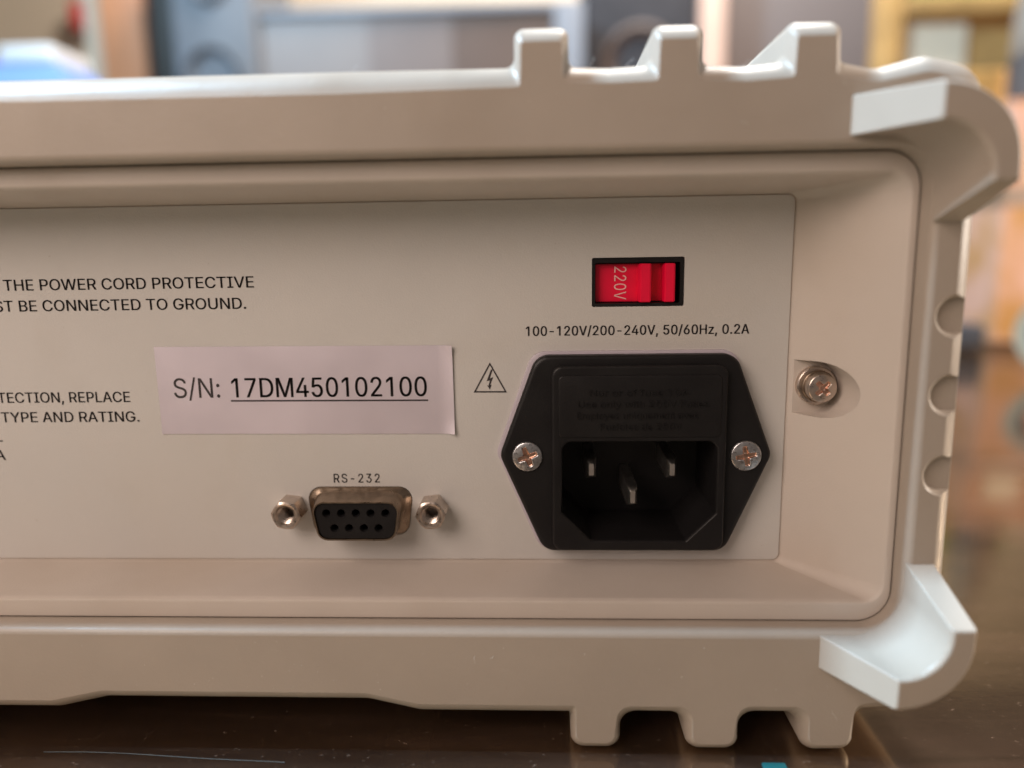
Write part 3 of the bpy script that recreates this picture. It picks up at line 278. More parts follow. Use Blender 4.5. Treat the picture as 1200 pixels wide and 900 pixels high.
    'm': (1.199, '103 0 103 746 220 746 221 581 211 581 224 618 240 651 260 680 284 704 310 724 338 739 368 750 399 757 431 759 482 754 527 737 565 709 595 672 617 629 631 579 614 579 625 614 642 646 663 674 688 699 716 720 748 737 783 749 820 757 858 759 901 756 940 747 977 731 1011 709 1039 680 1063 646 1080 604 1091 556 1095 501 1095 0 974 0 974 499 969 548 954 586 929 615 897 634 861 646 823 650 791 647 762 640 736 629 713 613 694 593 679 570 668 545 661 516 659 486 659 0 539 0 539 511 534 550 520 583 497 611 467 633 432 645 392 650 363 647 336 641 310 629 286 613 265 593 247 568 234 539 226 506 223 468 223 0', '12 13 14 28 29 30 11 12 14 27 28 30 27 30 31 11 14 15 10 11 15 26 27 31 26 31 32 0 1 2 0 2 4 4 2 3 9 10 15 9 15 16 25 26 32 25 32 33 8 9 16 24 25 33 8 16 17 24 33 34 7 8 17 23 24 34 6 7 17 23 34 35 22 23 47 47 23 35 6 17 65 65 17 18 5 6 66 66 6 65 64 65 18 22 47 48 46 47 35 5 66 67 22 48 49 21 22 49 45 46 35 45 35 36 63 64 18 5 67 68 21 49 50 44 45 36 62 63 18 5 68 69 62 18 19 21 50 51 4 5 69 43 44 36 20 21 51 4 69 70 20 51 52 61 62 19 43 36 37 4 70 71 20 52 53 42 43 37 60 61 20 20 61 19 0 4 72 72 4 71 60 20 53 60 53 54 42 37 38 59 60 54 41 42 38 59 54 55 0 72 73 59 55 56 58 59 56 0 73 74 41 38 39 40 41 39 58 56 57 0 74 75'),
    'n': (0.805, '223 446 223 0 103 0 103 746 219 746 220 565 201 565 227 627 260 676 299 712 344 736 393 751 447 756 495 752 540 742 580 724 615 700 645 669 669 631 688 585 698 532 702 472 702 0 582 0 582 462 577 516 562 562 537 598 503 625 461 642 413 647 378 644 346 637 316 624 289 606 267 583 248 556 235 523 226 487', '11 12 13 11 13 14 10 11 14 2 3 4 2 4 6 6 4 5 10 14 15 9 10 15 9 15 16 8 9 16 8 16 17 7 8 31 31 8 17 31 17 30 30 17 18 29 30 18 7 31 32 28 29 18 7 32 33 28 18 19 6 7 33 27 28 19 6 33 34 6 34 35 26 27 19 26 19 20 6 35 36 2 6 37 37 6 36 25 26 20 25 20 21 2 37 38 24 25 21 2 38 0 24 21 22 23 24 22 2 0 1'),
    'o': (0.816, '407 -16 343 -11 283 5 230 32 182 69 142 114 110 167 86 228 72 295 67 368 72 443 86 511 110 572 142 626 182 671 230 707 283 734 343 750 407 756 473 750 533 734 587 707 634 671 674 626 706 572 730 511 744 443 749 368 744 295 730 228 706 167 674 114 634 69 587 32 533 5 473 -11 407 91 455 96 496 108 531 130 561 158 585 192 604 231 617 274 625 320 628 368 625 417 617 464 604 507 585 547 561 581 531 610 496 631 455 644 407 648 361 644 320 631 285 610 256 581 232 547 213 508 200 464 192 418 189 368 192 320 200 274 213 231 232 192 256 158 285 130 320 108 361 96', '17 18 19 16 17 19 16 19 20 15 16 20 15 20 21 14 15 21 14 21 22 13 14 22 13 22 54 54 22 23 13 54 55 53 54 23 13 55 56 52 53 23 13 56 57 51 52 23 12 13 57 51 23 24 12 57 58 50 51 24 12 58 59 49 50 24 11 12 59 49 24 25 11 59 60 48 49 25 10 11 60 48 25 26 10 60 61 47 48 26 10 61 62 46 47 26 9 10 62 46 26 27 9 62 63 45 46 27 8 9 63 8 63 64 44 45 27 44 27 28 8 64 65 43 44 28 7 8 65 43 28 29 7 65 66 42 43 29 7 66 67 41 42 29 6 7 67 41 29 30 6 67 68 40 41 30 5 6 68 40 30 31 5 68 69 39 40 31 5 69 70 38 39 31 4 5 70 38 31 32 4 70 71 37 38 32 4 71 36 36 37 32 4 36 32 3 4 32 3 32 33 2 3 33 2 33 34 1 2 34 1 34 35 0 1 35'),
    'p': (0.834, '103 -281 103 746 220 746 220 628 232 628 242 643 255 660 270 680 288 699 310 716 337 733 369 745 406 753 450 756 510 750 565 735 615 709 659 673 697 628 727 575 749 514 763 446 767 371 763 296 749 228 727 166 697 113 660 68 616 32 566 5 511 -11 451 -16 408 -13 371 -6 339 7 312 24 290 42 271 61 256 81 243 99 232 115 223 115 223 -281 433 92 477 96 515 108 549 129 578 156 602 190 621 229 634 273 642 321 645 372 642 423 634 470 621 513 603 552 579 585 550 612 516 632 477 644 433 648 389 644 351 633 317 613 288 587 264 555 246 517 232 473 224 425 221 372 224 319 232 270 246 226 265 187 289 154 318 128 352 108 390 96', '12 13 14 11 12 14 11 14 15 0 1 2 0 2 3 10 11 15 10 15 16 9 10 16 8 9 16 8 16 17 7 8 17 6 7 17 6 17 61 61 17 18 5 6 61 5 61 62 60 61 18 5 62 63 59 60 18 4 5 63 4 63 64 58 59 18 0 3 4 0 4 68 68 4 67 67 4 66 66 4 65 65 4 64 58 18 19 57 58 19 56 57 19 56 19 20 55 56 20 55 20 21 54 55 21 0 68 69 53 54 21 53 21 22 0 69 70 52 53 22 0 70 71 51 52 22 51 22 23 50 51 23 0 71 72 50 23 24 49 50 24 0 72 73 48 49 24 48 24 25 0 73 41 41 73 74 47 48 25 41 74 75 47 25 26 46 47 26 41 75 76 45 46 26 41 76 40 40 76 77 0 41 42 39 40 77 45 26 27 39 77 78 44 45 27 38 39 78 38 78 43 43 44 27 38 43 27 37 38 27 37 27 28 36 37 28 35 36 28 35 28 29 34 35 29 33 34 29 33 29 30 32 33 30 32 30 31'),
    'q': (0.834, '731 -281 611 -281 611 115 602 115 592 99 579 81 564 61 545 42 523 24 496 7 464 -6 427 -13 384 -16 324 -11 269 5 219 32 175 68 138 113 107 166 85 228 72 296 67 371 72 446 85 514 108 575 138 628 176 673 220 709 270 735 325 750 385 756 428 753 466 745 497 733 524 716 546 699 565 680 580 660 593 643 603 628 615 628 615 746 731 746 402 92 445 96 483 108 517 128 546 154 570 187 589 226 602 270 610 319 613 372 610 425 602 473 589 517 570 555 547 587 518 613 484 633 445 644 402 648 358 644 318 632 284 612 255 585 232 552 213 513 200 470 192 423 189 372 192 321 200 273 213 229 232 190 256 156 285 129 319 108 358 96', '29 30 31 29 31 32 28 29 32 40 41 42 40 42 0 28 32 33 27 28 33 27 33 34 27 34 35 26 27 35 26 35 36 26 36 37 25 26 61 61 26 37 61 37 38 25 61 62 60 61 38 25 62 63 59 60 38 59 38 39 58 59 39 25 63 64 24 25 64 58 39 40 58 40 57 57 40 56 56 40 55 55 40 54 54 40 0 24 64 65 24 65 66 23 24 66 23 66 67 22 23 67 22 67 68 53 54 0 22 68 69 21 22 69 52 53 0 21 69 70 21 70 71 51 52 0 20 21 71 20 71 72 50 51 0 19 20 72 19 72 73 49 50 0 19 73 74 18 19 74 48 49 2 2 49 0 18 74 75 47 48 2 17 18 75 17 75 76 46 47 2 17 76 77 45 46 3 3 46 2 45 3 4 1 2 0 16 17 77 16 77 78 44 45 4 44 4 5 16 78 43 43 44 5 16 43 5 16 5 6 15 16 6 15 6 7 15 7 8 14 15 8 14 8 9 14 9 10 13 14 10 13 10 11 12 13 11'),
    'r': (0.509, '103 0 103 746 219 746 219 631 227 631 244 666 268 696 300 722 336 741 376 753 419 756 429 756 439 756 451 756 479 754 479 634 473 635 464 636 452 638 438 639 422 640 407 640 373 638 342 631 313 618 287 602 265 582 247 557 234 530 226 499 223 466 223 0', '9 10 11 9 11 12 9 12 13 9 13 14 9 14 15 8 9 15 0 1 2 0 2 3 7 8 15 6 7 15 5 6 18 18 6 16 16 6 15 4 5 21 21 5 20 20 5 19 19 5 18 4 21 22 4 22 23 17 18 16 0 3 4 0 4 29 29 4 28 28 4 27 27 4 26 26 4 25 25 4 24 24 4 23 0 29 30 0 30 31'),
    's': (0.717, '358 -16 308 -14 262 -6 220 7 183 24 150 47 121 74 98 107 81 144 70 185 185 209 198 172 218 142 244 118 276 102 314 93 356 89 405 93 446 104 481 122 506 146 522 173 527 202 524 227 515 248 499 267 478 282 450 295 417 305 293 334 231 353 181 378 142 409 114 446 98 489 92 538 96 579 108 617 128 652 155 682 188 707 226 728 270 743 317 753 368 756 416 753 460 745 499 732 533 715 563 693 588 667 608 637 625 605 637 570 527 545 515 572 499 597 477 620 449 639 412 650 368 654 326 650 289 640 257 623 233 600 218 574 213 545 217 519 227 497 244 478 267 463 299 449 338 438 451 411 513 392 563 368 602 337 629 300 646 258 651 209 647 167 635 128 614 93 586 61 552 34 511 13 464 -3 413 -13', '43 44 45 42 43 45 42 45 46 42 46 47 41 42 47 41 47 48 40 41 48 40 48 49 39 40 49 39 49 50 38 39 50 38 50 60 60 50 51 38 60 61 59 60 51 37 38 61 37 61 62 58 59 51 37 62 63 57 58 51 57 51 52 37 63 64 56 57 52 36 37 64 56 52 53 36 64 65 55 56 53 35 36 65 35 65 66 54 55 53 35 66 67 34 35 67 34 67 68 34 68 69 33 34 69 33 69 70 33 70 71 33 71 72 32 33 72 32 72 73 32 73 74 31 32 74 31 74 75 30 31 75 30 75 76 29 30 76 29 76 77 28 29 77 27 28 77 27 77 78 26 27 78 25 26 78 24 25 78 24 78 79 23 24 79 22 23 79 9 10 11 22 79 80 21 22 80 8 9 11 20 21 80 8 11 12 20 80 81 19 20 81 7 8 12 7 12 13 19 81 82 18 19 82 7 13 14 6 7 14 17 18 82 6 14 15 6 15 16 16 17 82 16 82 83 6 16 83 5 6 83 5 83 84 4 5 84 4 84 85 3 4 85 3 85 86 2 3 86 2 86 87 1 2 87 1 87 0'),
    't': (0.447, '401 746 401 643 13 643 13 746 128 926 248 926 248 192 250 162 256 138 267 120 284 108 306 100 335 98 343 98 353 99 364 100 376 102 386 104 397 105 419 3 406 0 392 -3 377 -5 362 -7 346 -8 331 -8 271 -2 221 14 181 42 151 80 133 127 128 183', '2 3 0 2 0 1 31 4 5 31 5 6 31 6 7 30 31 7 30 7 8 30 8 9 29 30 9 29 9 10 29 10 11 17 18 19 16 17 19 15 16 19 29 11 12 14 15 19 13 14 19 29 12 13 29 13 19 28 29 19 27 28 19 26 27 19 26 19 20 26 20 21 25 26 21 25 21 22 25 22 23 25 23 24'),
    'u': (0.806, '358 -10 310 -7 266 4 226 21 190 45 160 77 136 115 118 161 107 214 103 273 103 746 223 746 223 283 229 229 244 184 269 147 303 120 345 104 393 99 428 101 460 109 490 122 516 140 539 163 557 190 571 223 579 259 582 300 582 746 702 746 702 0 586 0 586 181 604 181 578 118 545 69 505 33 461 9 412 -5', '9 10 11 9 11 12 27 28 29 27 29 30 26 27 30 9 12 13 8 9 13 25 26 33 33 26 30 8 13 14 24 25 33 7 8 14 23 24 32 32 24 33 7 14 15 23 32 34 34 32 31 34 33 30 22 23 34 6 7 15 6 15 16 21 22 34 20 21 34 6 16 17 20 34 35 31 34 30 5 6 17 19 20 35 5 17 18 18 19 35 5 18 35 4 5 35 4 35 36 3 4 36 3 36 37 2 3 37 2 37 38 1 2 38 1 38 0'),
    'v': (0.765, '319 0 34 746 166 746 325 305 341 260 355 215 367 171 379 127 392 83 404 41 362 41 374 83 387 127 399 171 411 215 425 260 440 305 599 746 730 746 445 0', '0 1 2 0 2 3 16 17 18 16 18 19 0 3 4 15 16 19 0 4 5 14 15 19 0 5 6 13 14 19 0 6 7 12 13 19 0 7 11 11 7 8 11 12 8 8 12 19 0 11 10 9 8 19 0 10 9 0 9 19'),
    'w': (1.115, '270 0 44 746 171 746 262 420 275 373 289 323 302 268 316 210 330 148 344 81 324 81 338 146 351 207 365 265 378 319 392 371 405 420 495 746 622 746 711 420 723 372 737 321 750 267 764 209 777 147 791 81 769 81 783 146 798 208 812 266 826 320 839 372 852 420 944 746 1070 746 844 0 724 0 627 338 617 372 608 407 599 442 589 478 580 514 571 551 562 588 553 626 544 664 571 664 562 626 553 589 544 551 535 514 525 478 516 442 507 406 497 372 487 338 391 0', '0 1 2 0 2 3 16 17 46 46 17 18 46 18 47 47 18 19 32 33 34 32 34 35 16 46 45 48 47 19 16 45 49 49 45 44 49 48 44 44 48 19 16 49 50 43 44 19 16 50 51 42 43 19 16 51 52 41 42 19 16 52 53 40 41 19 16 53 54 39 40 19 0 3 4 15 16 54 39 19 20 31 32 35 38 39 20 15 54 55 0 4 5 15 55 56 37 38 20 37 20 21 30 31 35 14 15 56 14 56 57 36 37 21 0 5 6 36 21 22 29 30 35 13 14 57 0 6 7 36 22 23 28 29 35 12 13 57 0 7 8 36 23 24 27 28 35 11 12 57 0 8 10 10 8 9 36 24 26 26 24 25 10 11 57 26 27 35 0 10 57 36 26 35'),
    'y': (0.765, '93 -272 121 -168 140 -172 163 -176 184 -177 204 -175 223 -169 240 -159 256 -145 271 -126 284 -101 296 -70 319 -3 34 746 166 746 325 305 341 260 355 215 367 170 379 127 391 83 404 41 361 41 374 83 386 127 398 171 411 215 425 260 440 305 600 746 730 746 401 -114 385 -151 367 -183 347 -210 325 -234 300 -252 274 -267 245 -277 214 -283 180 -285 161 -285 143 -283 127 -281 113 -278 102 -276', '12 13 14 12 14 15 28 29 30 28 30 31 12 15 16 27 28 31 12 16 17 26 27 31 12 17 18 25 26 21 21 26 31 24 25 21 12 18 19 12 19 23 23 19 20 23 24 20 20 24 21 12 23 22 12 22 21 12 21 31 11 12 31 10 11 31 9 10 31 9 31 32 8 9 32 7 8 32 7 32 33 6 7 33 0 1 2 5 6 33 0 2 3 4 5 33 0 3 4 0 4 33 0 33 34 0 34 35 0 35 36 0 36 37 0 37 38 45 0 38 44 45 38 44 38 39 43 44 39 42 43 39 41 42 39 41 39 40'),
    'z': (0.748, '82 0 82 90 499 628 499 635 94 635 94 746 654 746 654 650 248 118 248 111 666 111 666 0', '4 5 6 4 6 7 4 7 3 3 7 2 2 7 8 1 2 8 1 8 9 1 9 10 1 10 11 0 1 11'),
}

def add_text(bm, body, x0, x1, zb, zt, h, spacing=1.0, bold=0.0, rot=False):
    """lay flat lettering between x0..x1 with baseline zb and cap line zt at height h."""
    pen = 0.0; items = []
    for ch in body:
        adv, vs_, fs_ = GLYPH[ch]
        n = [int(q) / 1000 for q in vs_.split()]; f = [int(q) for q in fs_.split()]
        items.append((pen, list(zip(n[0::2], n[1::2])), [f[i:i + 3] for i in range(0, len(f), 3)]))
        pen += adv * 1.0 + (spacing - 1.0) * .75
    xs = [p + x for p, v, f in items for x, _ in v]; a, b = min(xs), max(xs)
    for p, v, f in [(p_ + o_ * bold, v_, f_) for p_, v_, f_ in items for o_ in ((0,) if not bold else (-.5, .5))]:
        q = []
        for x, t in v:
            u = (p + x - a) / (b - a)
            if rot: q.append(bm.verts.new(P3(x0 + (x1 - x0) * t, zt + (zb - zt) * u, h)))
            else: q.append(bm.verts.new(P3(x0 + (x1 - x0) * u, zb + (zt - zb) * t, h)))
        for tri in f:
            try: bm.faces.new([q[i] for i in tri])
            except ValueError: pass

def box(bm, x0, x1, y0, y1, z0, z1, mi=0, bev=0.0):
    """box in world metres"""
    vs_ = [bm.verts.new(c) for c in ((x0,y0,z0),(x1,y0,z0),(x1,y1,z0),(x0,y1,z0),(x0,y0,z1),(x1,y0,z1),(x1,y1,z1),(x0,y1,z1))]
    fs = [bm.faces.new([vs_[i] for i in q]) for q in ((0,3,2,1),(4,5,6,7),(0,1,5,4),(1,2,6,5),(2,3,7,6),(3,0,4,7))]
    for f in fs: f.material_index = mi
    if bev:
        es = list({e for f in fs for e in f.edges})
        r = bmesh.ops.bevel(bm, geom=es, offset=bev, segments=3, profile=.5, affect='EDGES')
        for f in r['faces']: f.material_index = mi

# ------------------------------------------------------------------ the setting: table, floor, wall
TZ = -84.6 * S
def wood_mat():
    Mt = bpy.data.materials.new('table_wood'); Mt.use_nodes = True; nt = Mt.node_tree; p = nt.nodes['Principled BSDF']
    tc = nt.nodes.new('ShaderNodeTexCoord')
    def noise(scale, st, det=5, dist=0):
        mp = nt.nodes.new('ShaderNodeMapping'); mp.inputs['Scale'].default_value = st
        nt.links.new(tc.outputs['Object'], mp.inputs['Vector'])
        n = nt.nodes.new('ShaderNodeTexNoise'); n.inputs['Scale'].default_value = scale; n.inputs['Detail'].default_value = det; n.inputs['Distortion'].default_value = dist
        nt.links.new(mp.outputs['Vector'], n.inputs['Vector']); return n
    def ramp(n, stops):
        r = nt.nodes.new('ShaderNodeValToRGB'); el = r.color_ramp.elements
        while len(el) < len(stops): el.new(.5)
        for e, (q, c) in zip(el, stops): e.position = q; e.color = (*c, 1)
        nt.links.new(n.outputs['Fac'], r.inputs['Fac']); return r
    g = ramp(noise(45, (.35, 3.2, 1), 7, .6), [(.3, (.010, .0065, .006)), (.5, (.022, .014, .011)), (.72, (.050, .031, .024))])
    sp = ramp(noise(1500, (.6, 1, 1), 3), [(.66, (0, 0, 0)), (.78, (1, 1, 1))])
    mx = nt.nodes.new('ShaderNodeMix'); mx.data_type = 'RGBA'
    nt.links.new(sp.outputs['Color'], mx.inputs['Factor']); nt.links.new(g.outputs['Color'], mx.inputs['A']); mx.inputs['B'].default_value = (.16, .115, .09, 1)
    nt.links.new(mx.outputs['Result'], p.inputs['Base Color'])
    rr = ramp(noise(60, (1, 1, 1), 4), [(.3, (.09, .09, .09)), (.75, (.15, .15, .15))])
    nt.links.new(rr.outputs['Color'], p.inputs['Roughness'])
    b = nt.nodes.new('ShaderNodeBump'); b.inputs['Strength'].default_value = .05; b.inputs['Distance'].default_value = .0004
    nt.links.new(noise(160, (.8, 1.3, 1), 5).outputs['Fac'], b.inputs['Height']); nt.links.new(b.outputs['Normal'], p.inputs['Normal'])
    p.inputs['IOR'].default_value = 3.2; p.inputs['Specular Tint'].default_value = (1.0, .76, .50, 1)
    return Mt
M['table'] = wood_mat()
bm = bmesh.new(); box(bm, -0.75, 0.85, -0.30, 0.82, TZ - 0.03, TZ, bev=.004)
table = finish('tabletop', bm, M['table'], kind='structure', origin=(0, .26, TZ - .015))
for (x, y) in ((-.68, -.24), (.78, -.24), (-.68, .76), (.78, .76)):
    bm = bmesh.new(); box(bm, x - .03, x + .03, y - .03, y + .03, -.82, TZ - .0305); finish('table_leg', bm, M['table'], table)
FLZ = -0.82
M['floor'] = mat('floor_parquet', (.22, .13, .08), .4, var=.4, vscale=6)
bm_f = bmesh.new(); box(bm_f, -2.6, 2.6, -1.6, 2.32, FLZ - .02, FLZ)
finish('floor', bm_f, M['floor'], kind='structure')
M['wall'] = mat('wall_paint', (.74, .63, .48), .8, var=.08, vscale=3, bump=.1, bscale=300)
bm = bmesh.new(); box(bm, -2.6, 2.6, 2.20, 2.30, FLZ, 1.7)
finish('back_wall', bm, M['wall'], kind='structure')

# ------------------------------------------------------------------ the bench multimeter
XC = -54.5                                   # centre line of the instrument
meter = empty('bench_multimeter', (XC * S, 0.10, TZ), 'pale grey bench multimeter seen from behind, standing on the dark wooden table', 'multimeter')
HB = 20.0                                    # bumper face in front of the connector panel
def mirror_x(pts): return [(2 * XC - x, z) for x, z in reversed(pts)]

# right half of the outer outline, from bottom centre to top centre (outer x, z, r ; inner x, z, r)
half = [
    (-31.0, -76.3, 5,   -31.0, -73.6, 5),
    (-22.0, -78.5, 5,   -22.0, -75.6, 5),
    (4.3, -78.5, .8,    5.2, -75.6, .4),
    (4.3, -84.6, 2.2,   5.2, -82.6, 1.6),
    (12.7, -84.6, 2.4,  11.6, -82.6, 1.6),
    (13.2, -78.2, 3.0,  12.3, -75.6, 2.6),
    (23.8, -78.2, 3.0,  24.9, -75.6, 2.6),
    (24.2, -84.6, 2.4,  25.2, -82.6, 1.6),
    (33.0, -84.6, 2.4,  31.9, -82.6, 1.6),
    (33.4, -78.0, 3.0,  32.6, -75.4, 2.6),
    (43.4, -78.0, 3.0,  44.5, -75.4, 2.6),
    (43.8, -84.6, 2.4,  44.8, -82.6, 1.6),
    (52.3, -84.4, 2.4,  51.2, -82.4, 1.6),
    (52.8, -77.2, 2.0,  52.0, -74.8, 2),
    (66.0, -76.4, 12,   63.0, -73.8, 10),
    (66.0, 26.8, 10,    63.0, 24.2, 8),
    (57.0, 28.9, 5,     56.5, 26.0, 5),
    (49.6, 27.0, 4,     49.2, 24.6, 4),
    (44.6, 28.3, 1.2,   43.3, 25.6, .6),
    (44.0, 33.9, 1.6,   43.0, 31.3, .5),
    (36.4, 33.9, 1.6,   37.4, 31.3, .5),
    (36.3, 28.4, 1.4,   37.2, 25.6, .6),
    (30.0, 27.9, 4,     30.0, 25.2, 4),
    (24.2, 28.4, 1.2,   23.2, 25.6, .6),
    (24.0, 34.0, 1.6,   23.0, 31.4, .5),
    (16.6, 34.0, 1.6,   17.6, 31.4, .5),
    (16.5, 28.5, 1.4,   17.4, 25.6, .6),
    (10.2, 28.2, 4,     10.2, 25.4, 4),
    (4.3, 28.5, 1.2,    3.2, 25.7, .6),
    (4.1, 34.1, 1.6,    3.1, 31.5, .5),
    (-3.9, 34.1, 1.6,   -2.9, 31.5, .5),
    (-4.1, 28.6, 1.4,   -3.1, 25.2, .6),
    (-30.0, 28.7, 5,    -30.0, 24.8, 5),
]
def full(k):
    a = [(v[3 * k], v[3 * k + 1], v[3 * k + 2]) for v in half]
    return a + [(2 * XC - x, z, r) for x, z, r in reversed(a)]
outer = fillet(full(0), 6); inner = fillet(full(1), 6)
HX0, HX1, HZ0, HZ1 = 2 * XC - 58.6, 58.6, -62.0, 15.7
BACK = -26.0
def bumper_mesh():
    bm = bmesh.new()
    rs = loft(bm, rounded_secs(outer, inner, HB, 3.4, 8, .45) + [(outer, 10), (outer, BACK)])
    hole = rrect(HX0, HX1, HZ0, HZ1, 5.8, 8); face = rrect(HX0 - 1.1, HX1 + 1.1, HZ0 - 1.1, HZ1 + 1.1, 6.9, 8)
    hs = loft(bm, rounded_secs(hole, face, HB, 1.2, 5) + [(hole, 14), (hole, BACK)])
    holed(bm, [rs[0], hs[0]]); holed(bm, [rs[-1], hs[-1]])
    fixn(bm); return bm
bumper = finish('rear_bumper', bumper_mesh(), M['bumper'], meter, label='pale grey rubber bumper frame around the back panel')
cut = []
for z in (-9.7, -22.0, -35.0):
    for sx in (1, -1):
        bmc = bmesh.new()
        def stad(r):
            p = [(63.4 + r * math.cos(PI / 2 + PI * k / 20), z + r * math.sin(PI / 2 + PI * k / 20)) for k in range(21)] + [(72, z - r), (72, z + r)]
            return p if sx == 1 else mirror_x(p)
        loft(bmc, [(stad(2.75), 18.2), (stad(2.8), 19.1), (stad(2.95), 19.5), (stad(3.45), 20.05), (stad(3.5), 22)], True, True); fixn(bmc)
        cut.append(finish('cutter', bmc, M['bumper']))
boolean(bumper, cut)
bumper.data.materials.clear(); bumper.data.materials.append(M['bumper']); sharp_caps(bumper.data)

# corner lugs of the bumper: curved ears that taper towards their tips
def lug_path(x_a, x_c, z_c, ri, dx, ns, flip_z, flip_x, n=14):
    """wall centre path: straight from (x_a, z_c) , corner arc, straight down to z_b"""
    pass
def lug(sx, sz):
    ZM = -22.7
    def prof(ax, ay_o, ay_i, bx_o, bx_i, bz, ro, ri):
        o = [(ax, ay_o)] + [(bx_o - ro + ro * math.sin(PI / 2 * k / 14), ay_o - ro + ro * math.cos(PI / 2 * k / 14)) for k in range(15)] + [(bx_o, bz)]
        i = [(ax, ay_i)] + [(bx_i - ri + ri * math.sin(PI / 2 * k / 14), ay_i - ri + ri * math.cos(PI / 2 * k / 14)) for k in range(15)] + [(bx_i, bz)]
        return o + list(reversed(i))
    c0 = prof(45.0, 22.9, 17.0, 63.1, 58.9, 4.2, 11.0, 7.8)
    c1 = prof(45.6, 22.9, 17.1, 63.1, 58.6, 4.5, 11.0, 7.8)
    c2 = prof(52.0, 22.1, 17.1, 63.1, 59.4, 9.0, 10.8, 7.2)
    c3 = prof(52.35, 21.75, 17.3, 62.8, 59.75, 9.35, 10.2, 7.0)
    t = lambda c: [((x if sx > 0 else 2 * XC - x), (z if sz > 0 else 2 * ZM - z)) for x, z in c]
    bm = bmesh.new(); loft(bm, [(t(c0), 18.8), (t(c1), 20.0), (t(c2), 32.5), (t(c3), 33.0)], True, True)
    fixn(bm)
    o = finish('corner_lug', bm, M['bumper'], bumper, smooth=30); weighted(o, .00028); return o
for sx in (1, -1):
    for sz in (1, -1): lug(sx, sz)

# housing: rim, sloping recess walls
HR = 16.0
def housing_mesh():
    bm = bmesh.new()
    def rr(xr, z0, z1, r): return rrect(2 * XC - xr, xr, z0, z1, r, 10)
    secs = [(rr(58.45, -61.85, 15.55, 5.6), 4), (rr(58.45, -61.85, 15.55, 5.6), 15.6), (rr(58.3, -61.7, 15.4, 5.4), 15.9), (rr(58.0, -61.4, 15.1, 5.1), 16.0),
            (rr(57.3, -59.0, 12.9, 3.6), 16.0), (rr(57.05, -58.6, 12.5, 3.2), 15.85), (rr(56.7, -58.35, 12.15, 3.0), 15.4), (rr(56.2, -58.25, 11.95, 2.8), 14.7),
            (rr(45.5, -57.98, 10.85, 1.6), 0.95), (rr(45.1, -57.9, 10.75, 1.5), 0.6), (rr(44.9, -57.8, 10.65, 1.4), 0.2), (rr(44.85, -57.75, 10.6, 1.4), -.22), (rr(43.0, -56.5, 9.0, 1.0), -.3)]
    rs = loft(bm, secs); skin(bm, rs[0], rs[0]) if False else None
    # back side so that the shell is closed
    b0 = ring(bm, rr(58.45, -61.85, 15.55, 5.6), -8); b1 = ring(bm, rr(43.0, -56.5, 9.0, 1.0), -8)
    skin(bm, rs[0], b0); skin(bm, b0, b1); skin(bm, b1, rs[-1]); fixn(bm); return bm
housing = finish('rear_housing', housing_mesh(), M['housing'], meter)
cut = []
for sx in (1, -1):
    bmc = bmesh.new()
    def pk(r, dx=0):
        p = [(48.2 + r * math.cos(-PI / 2 + PI * k / 28), -23.7 + r * math.sin(-PI / 2 + PI * k / 28)) for k in range(29)] + [(44.95, -23.7 + r), (44.95, -23.7 - r)]
        return p if sx == 1 else mirror_x(p)
    loft(bmc, [(pk(4.9), .95), (pk(5.15), 9), (pk(5.4), 30)], True, True); fixn(bmc)
    cut.append(finish('cutter', bmc, M['housing']))
boolean(housing, cut)
housing.data.materials.clear(); housing.data.materials.append(M['housing']); weighted(housing)

# connector panel with its openings
SWX0, SWX1, SWZ0, SWZ1 = 8.95, 25.6, -8.95, -0.1
DCX, DCZ = -35.5, -47.75
def dshape(wt, wb, hh, r, cx=DCX, cz=DCZ, n=6):
    return fillet([(cx - wb, cz - hh, r), (cx + wb, cz - hh, r), (cx + wt, cz + hh, r), (cx - wt, cz + hh, r)], n)
bm = bmesh.new()
oc_ = rrect(2 * XC - 44.6, 44.6, -57.5, 10.35, 1.2)
o_ = ring(bm, oc_, 0.0); ob_ = ring(bm, oc_, -1.4); skin(bm, o_, ob_)
hl = []
for c in (rrect(SWX0, SWX1, SWZ0, SWZ1, .35), rrect(2.2, 32.4, -53.0, -20, 1), dshape(10.5, 9.2, 4.9, 2.6)):
    a = ring(bm, c, 0.0); b = ring(bm, c, -1.5); skin(bm, a, b); hl.append(a)
holed(bm, [o_] + hl); fixn(bm)
for f in bm.faces:
    if abs(f.normal.y) > .9 and f.normal.y > 0: f.normal_flip()
panel = finish('connector_panel', bm, M['panel'], meter)

# printed lettering
def print_(name, rows, parent, h=0.05, material=None, **kw):
    bm = bmesh.new()
    for r in rows: add_text(bm, *r[:5], h, *r[5:])
    return finish(name, bm, material or M['ink'], parent, smooth=0, **kw)
print_('grounding_notice', [('THE POWER CORD PROTECTIVE', -101.0, -53.35, -4.55, -2.5, 1.0, .035), ('MUST BE CONNECTED TO GROUND.', -108.2, -55.1, -8.45, -6.4, 1.0, .035)], panel)
print_('fuse_notice', [('PROTECTION, REPLACE', -110.5, -78.95, -25.95, -23.95, 1.0, .035), ('TYPE AND RATING.', -104.8, -77.55, -29.8, -27.8, 1.0, .035),
                       ('L', -107.1, -105.15, -33.6, -31.6, 1.0, .035), ('A', -107.1, -105.0, -37.3, -35.3, 1.0, .035)], panel)
print_('voltage_rating_print', [('100-120V/200-240V, 50/60Hz, 0.2A', -3.1, 37.45, -14.1, -12.35, 1.05, .07)], panel)
print_('serial_port_print', [('RS-232', -40.45, -31.55, -42.05, -40.3, 1.25, .03)], panel)
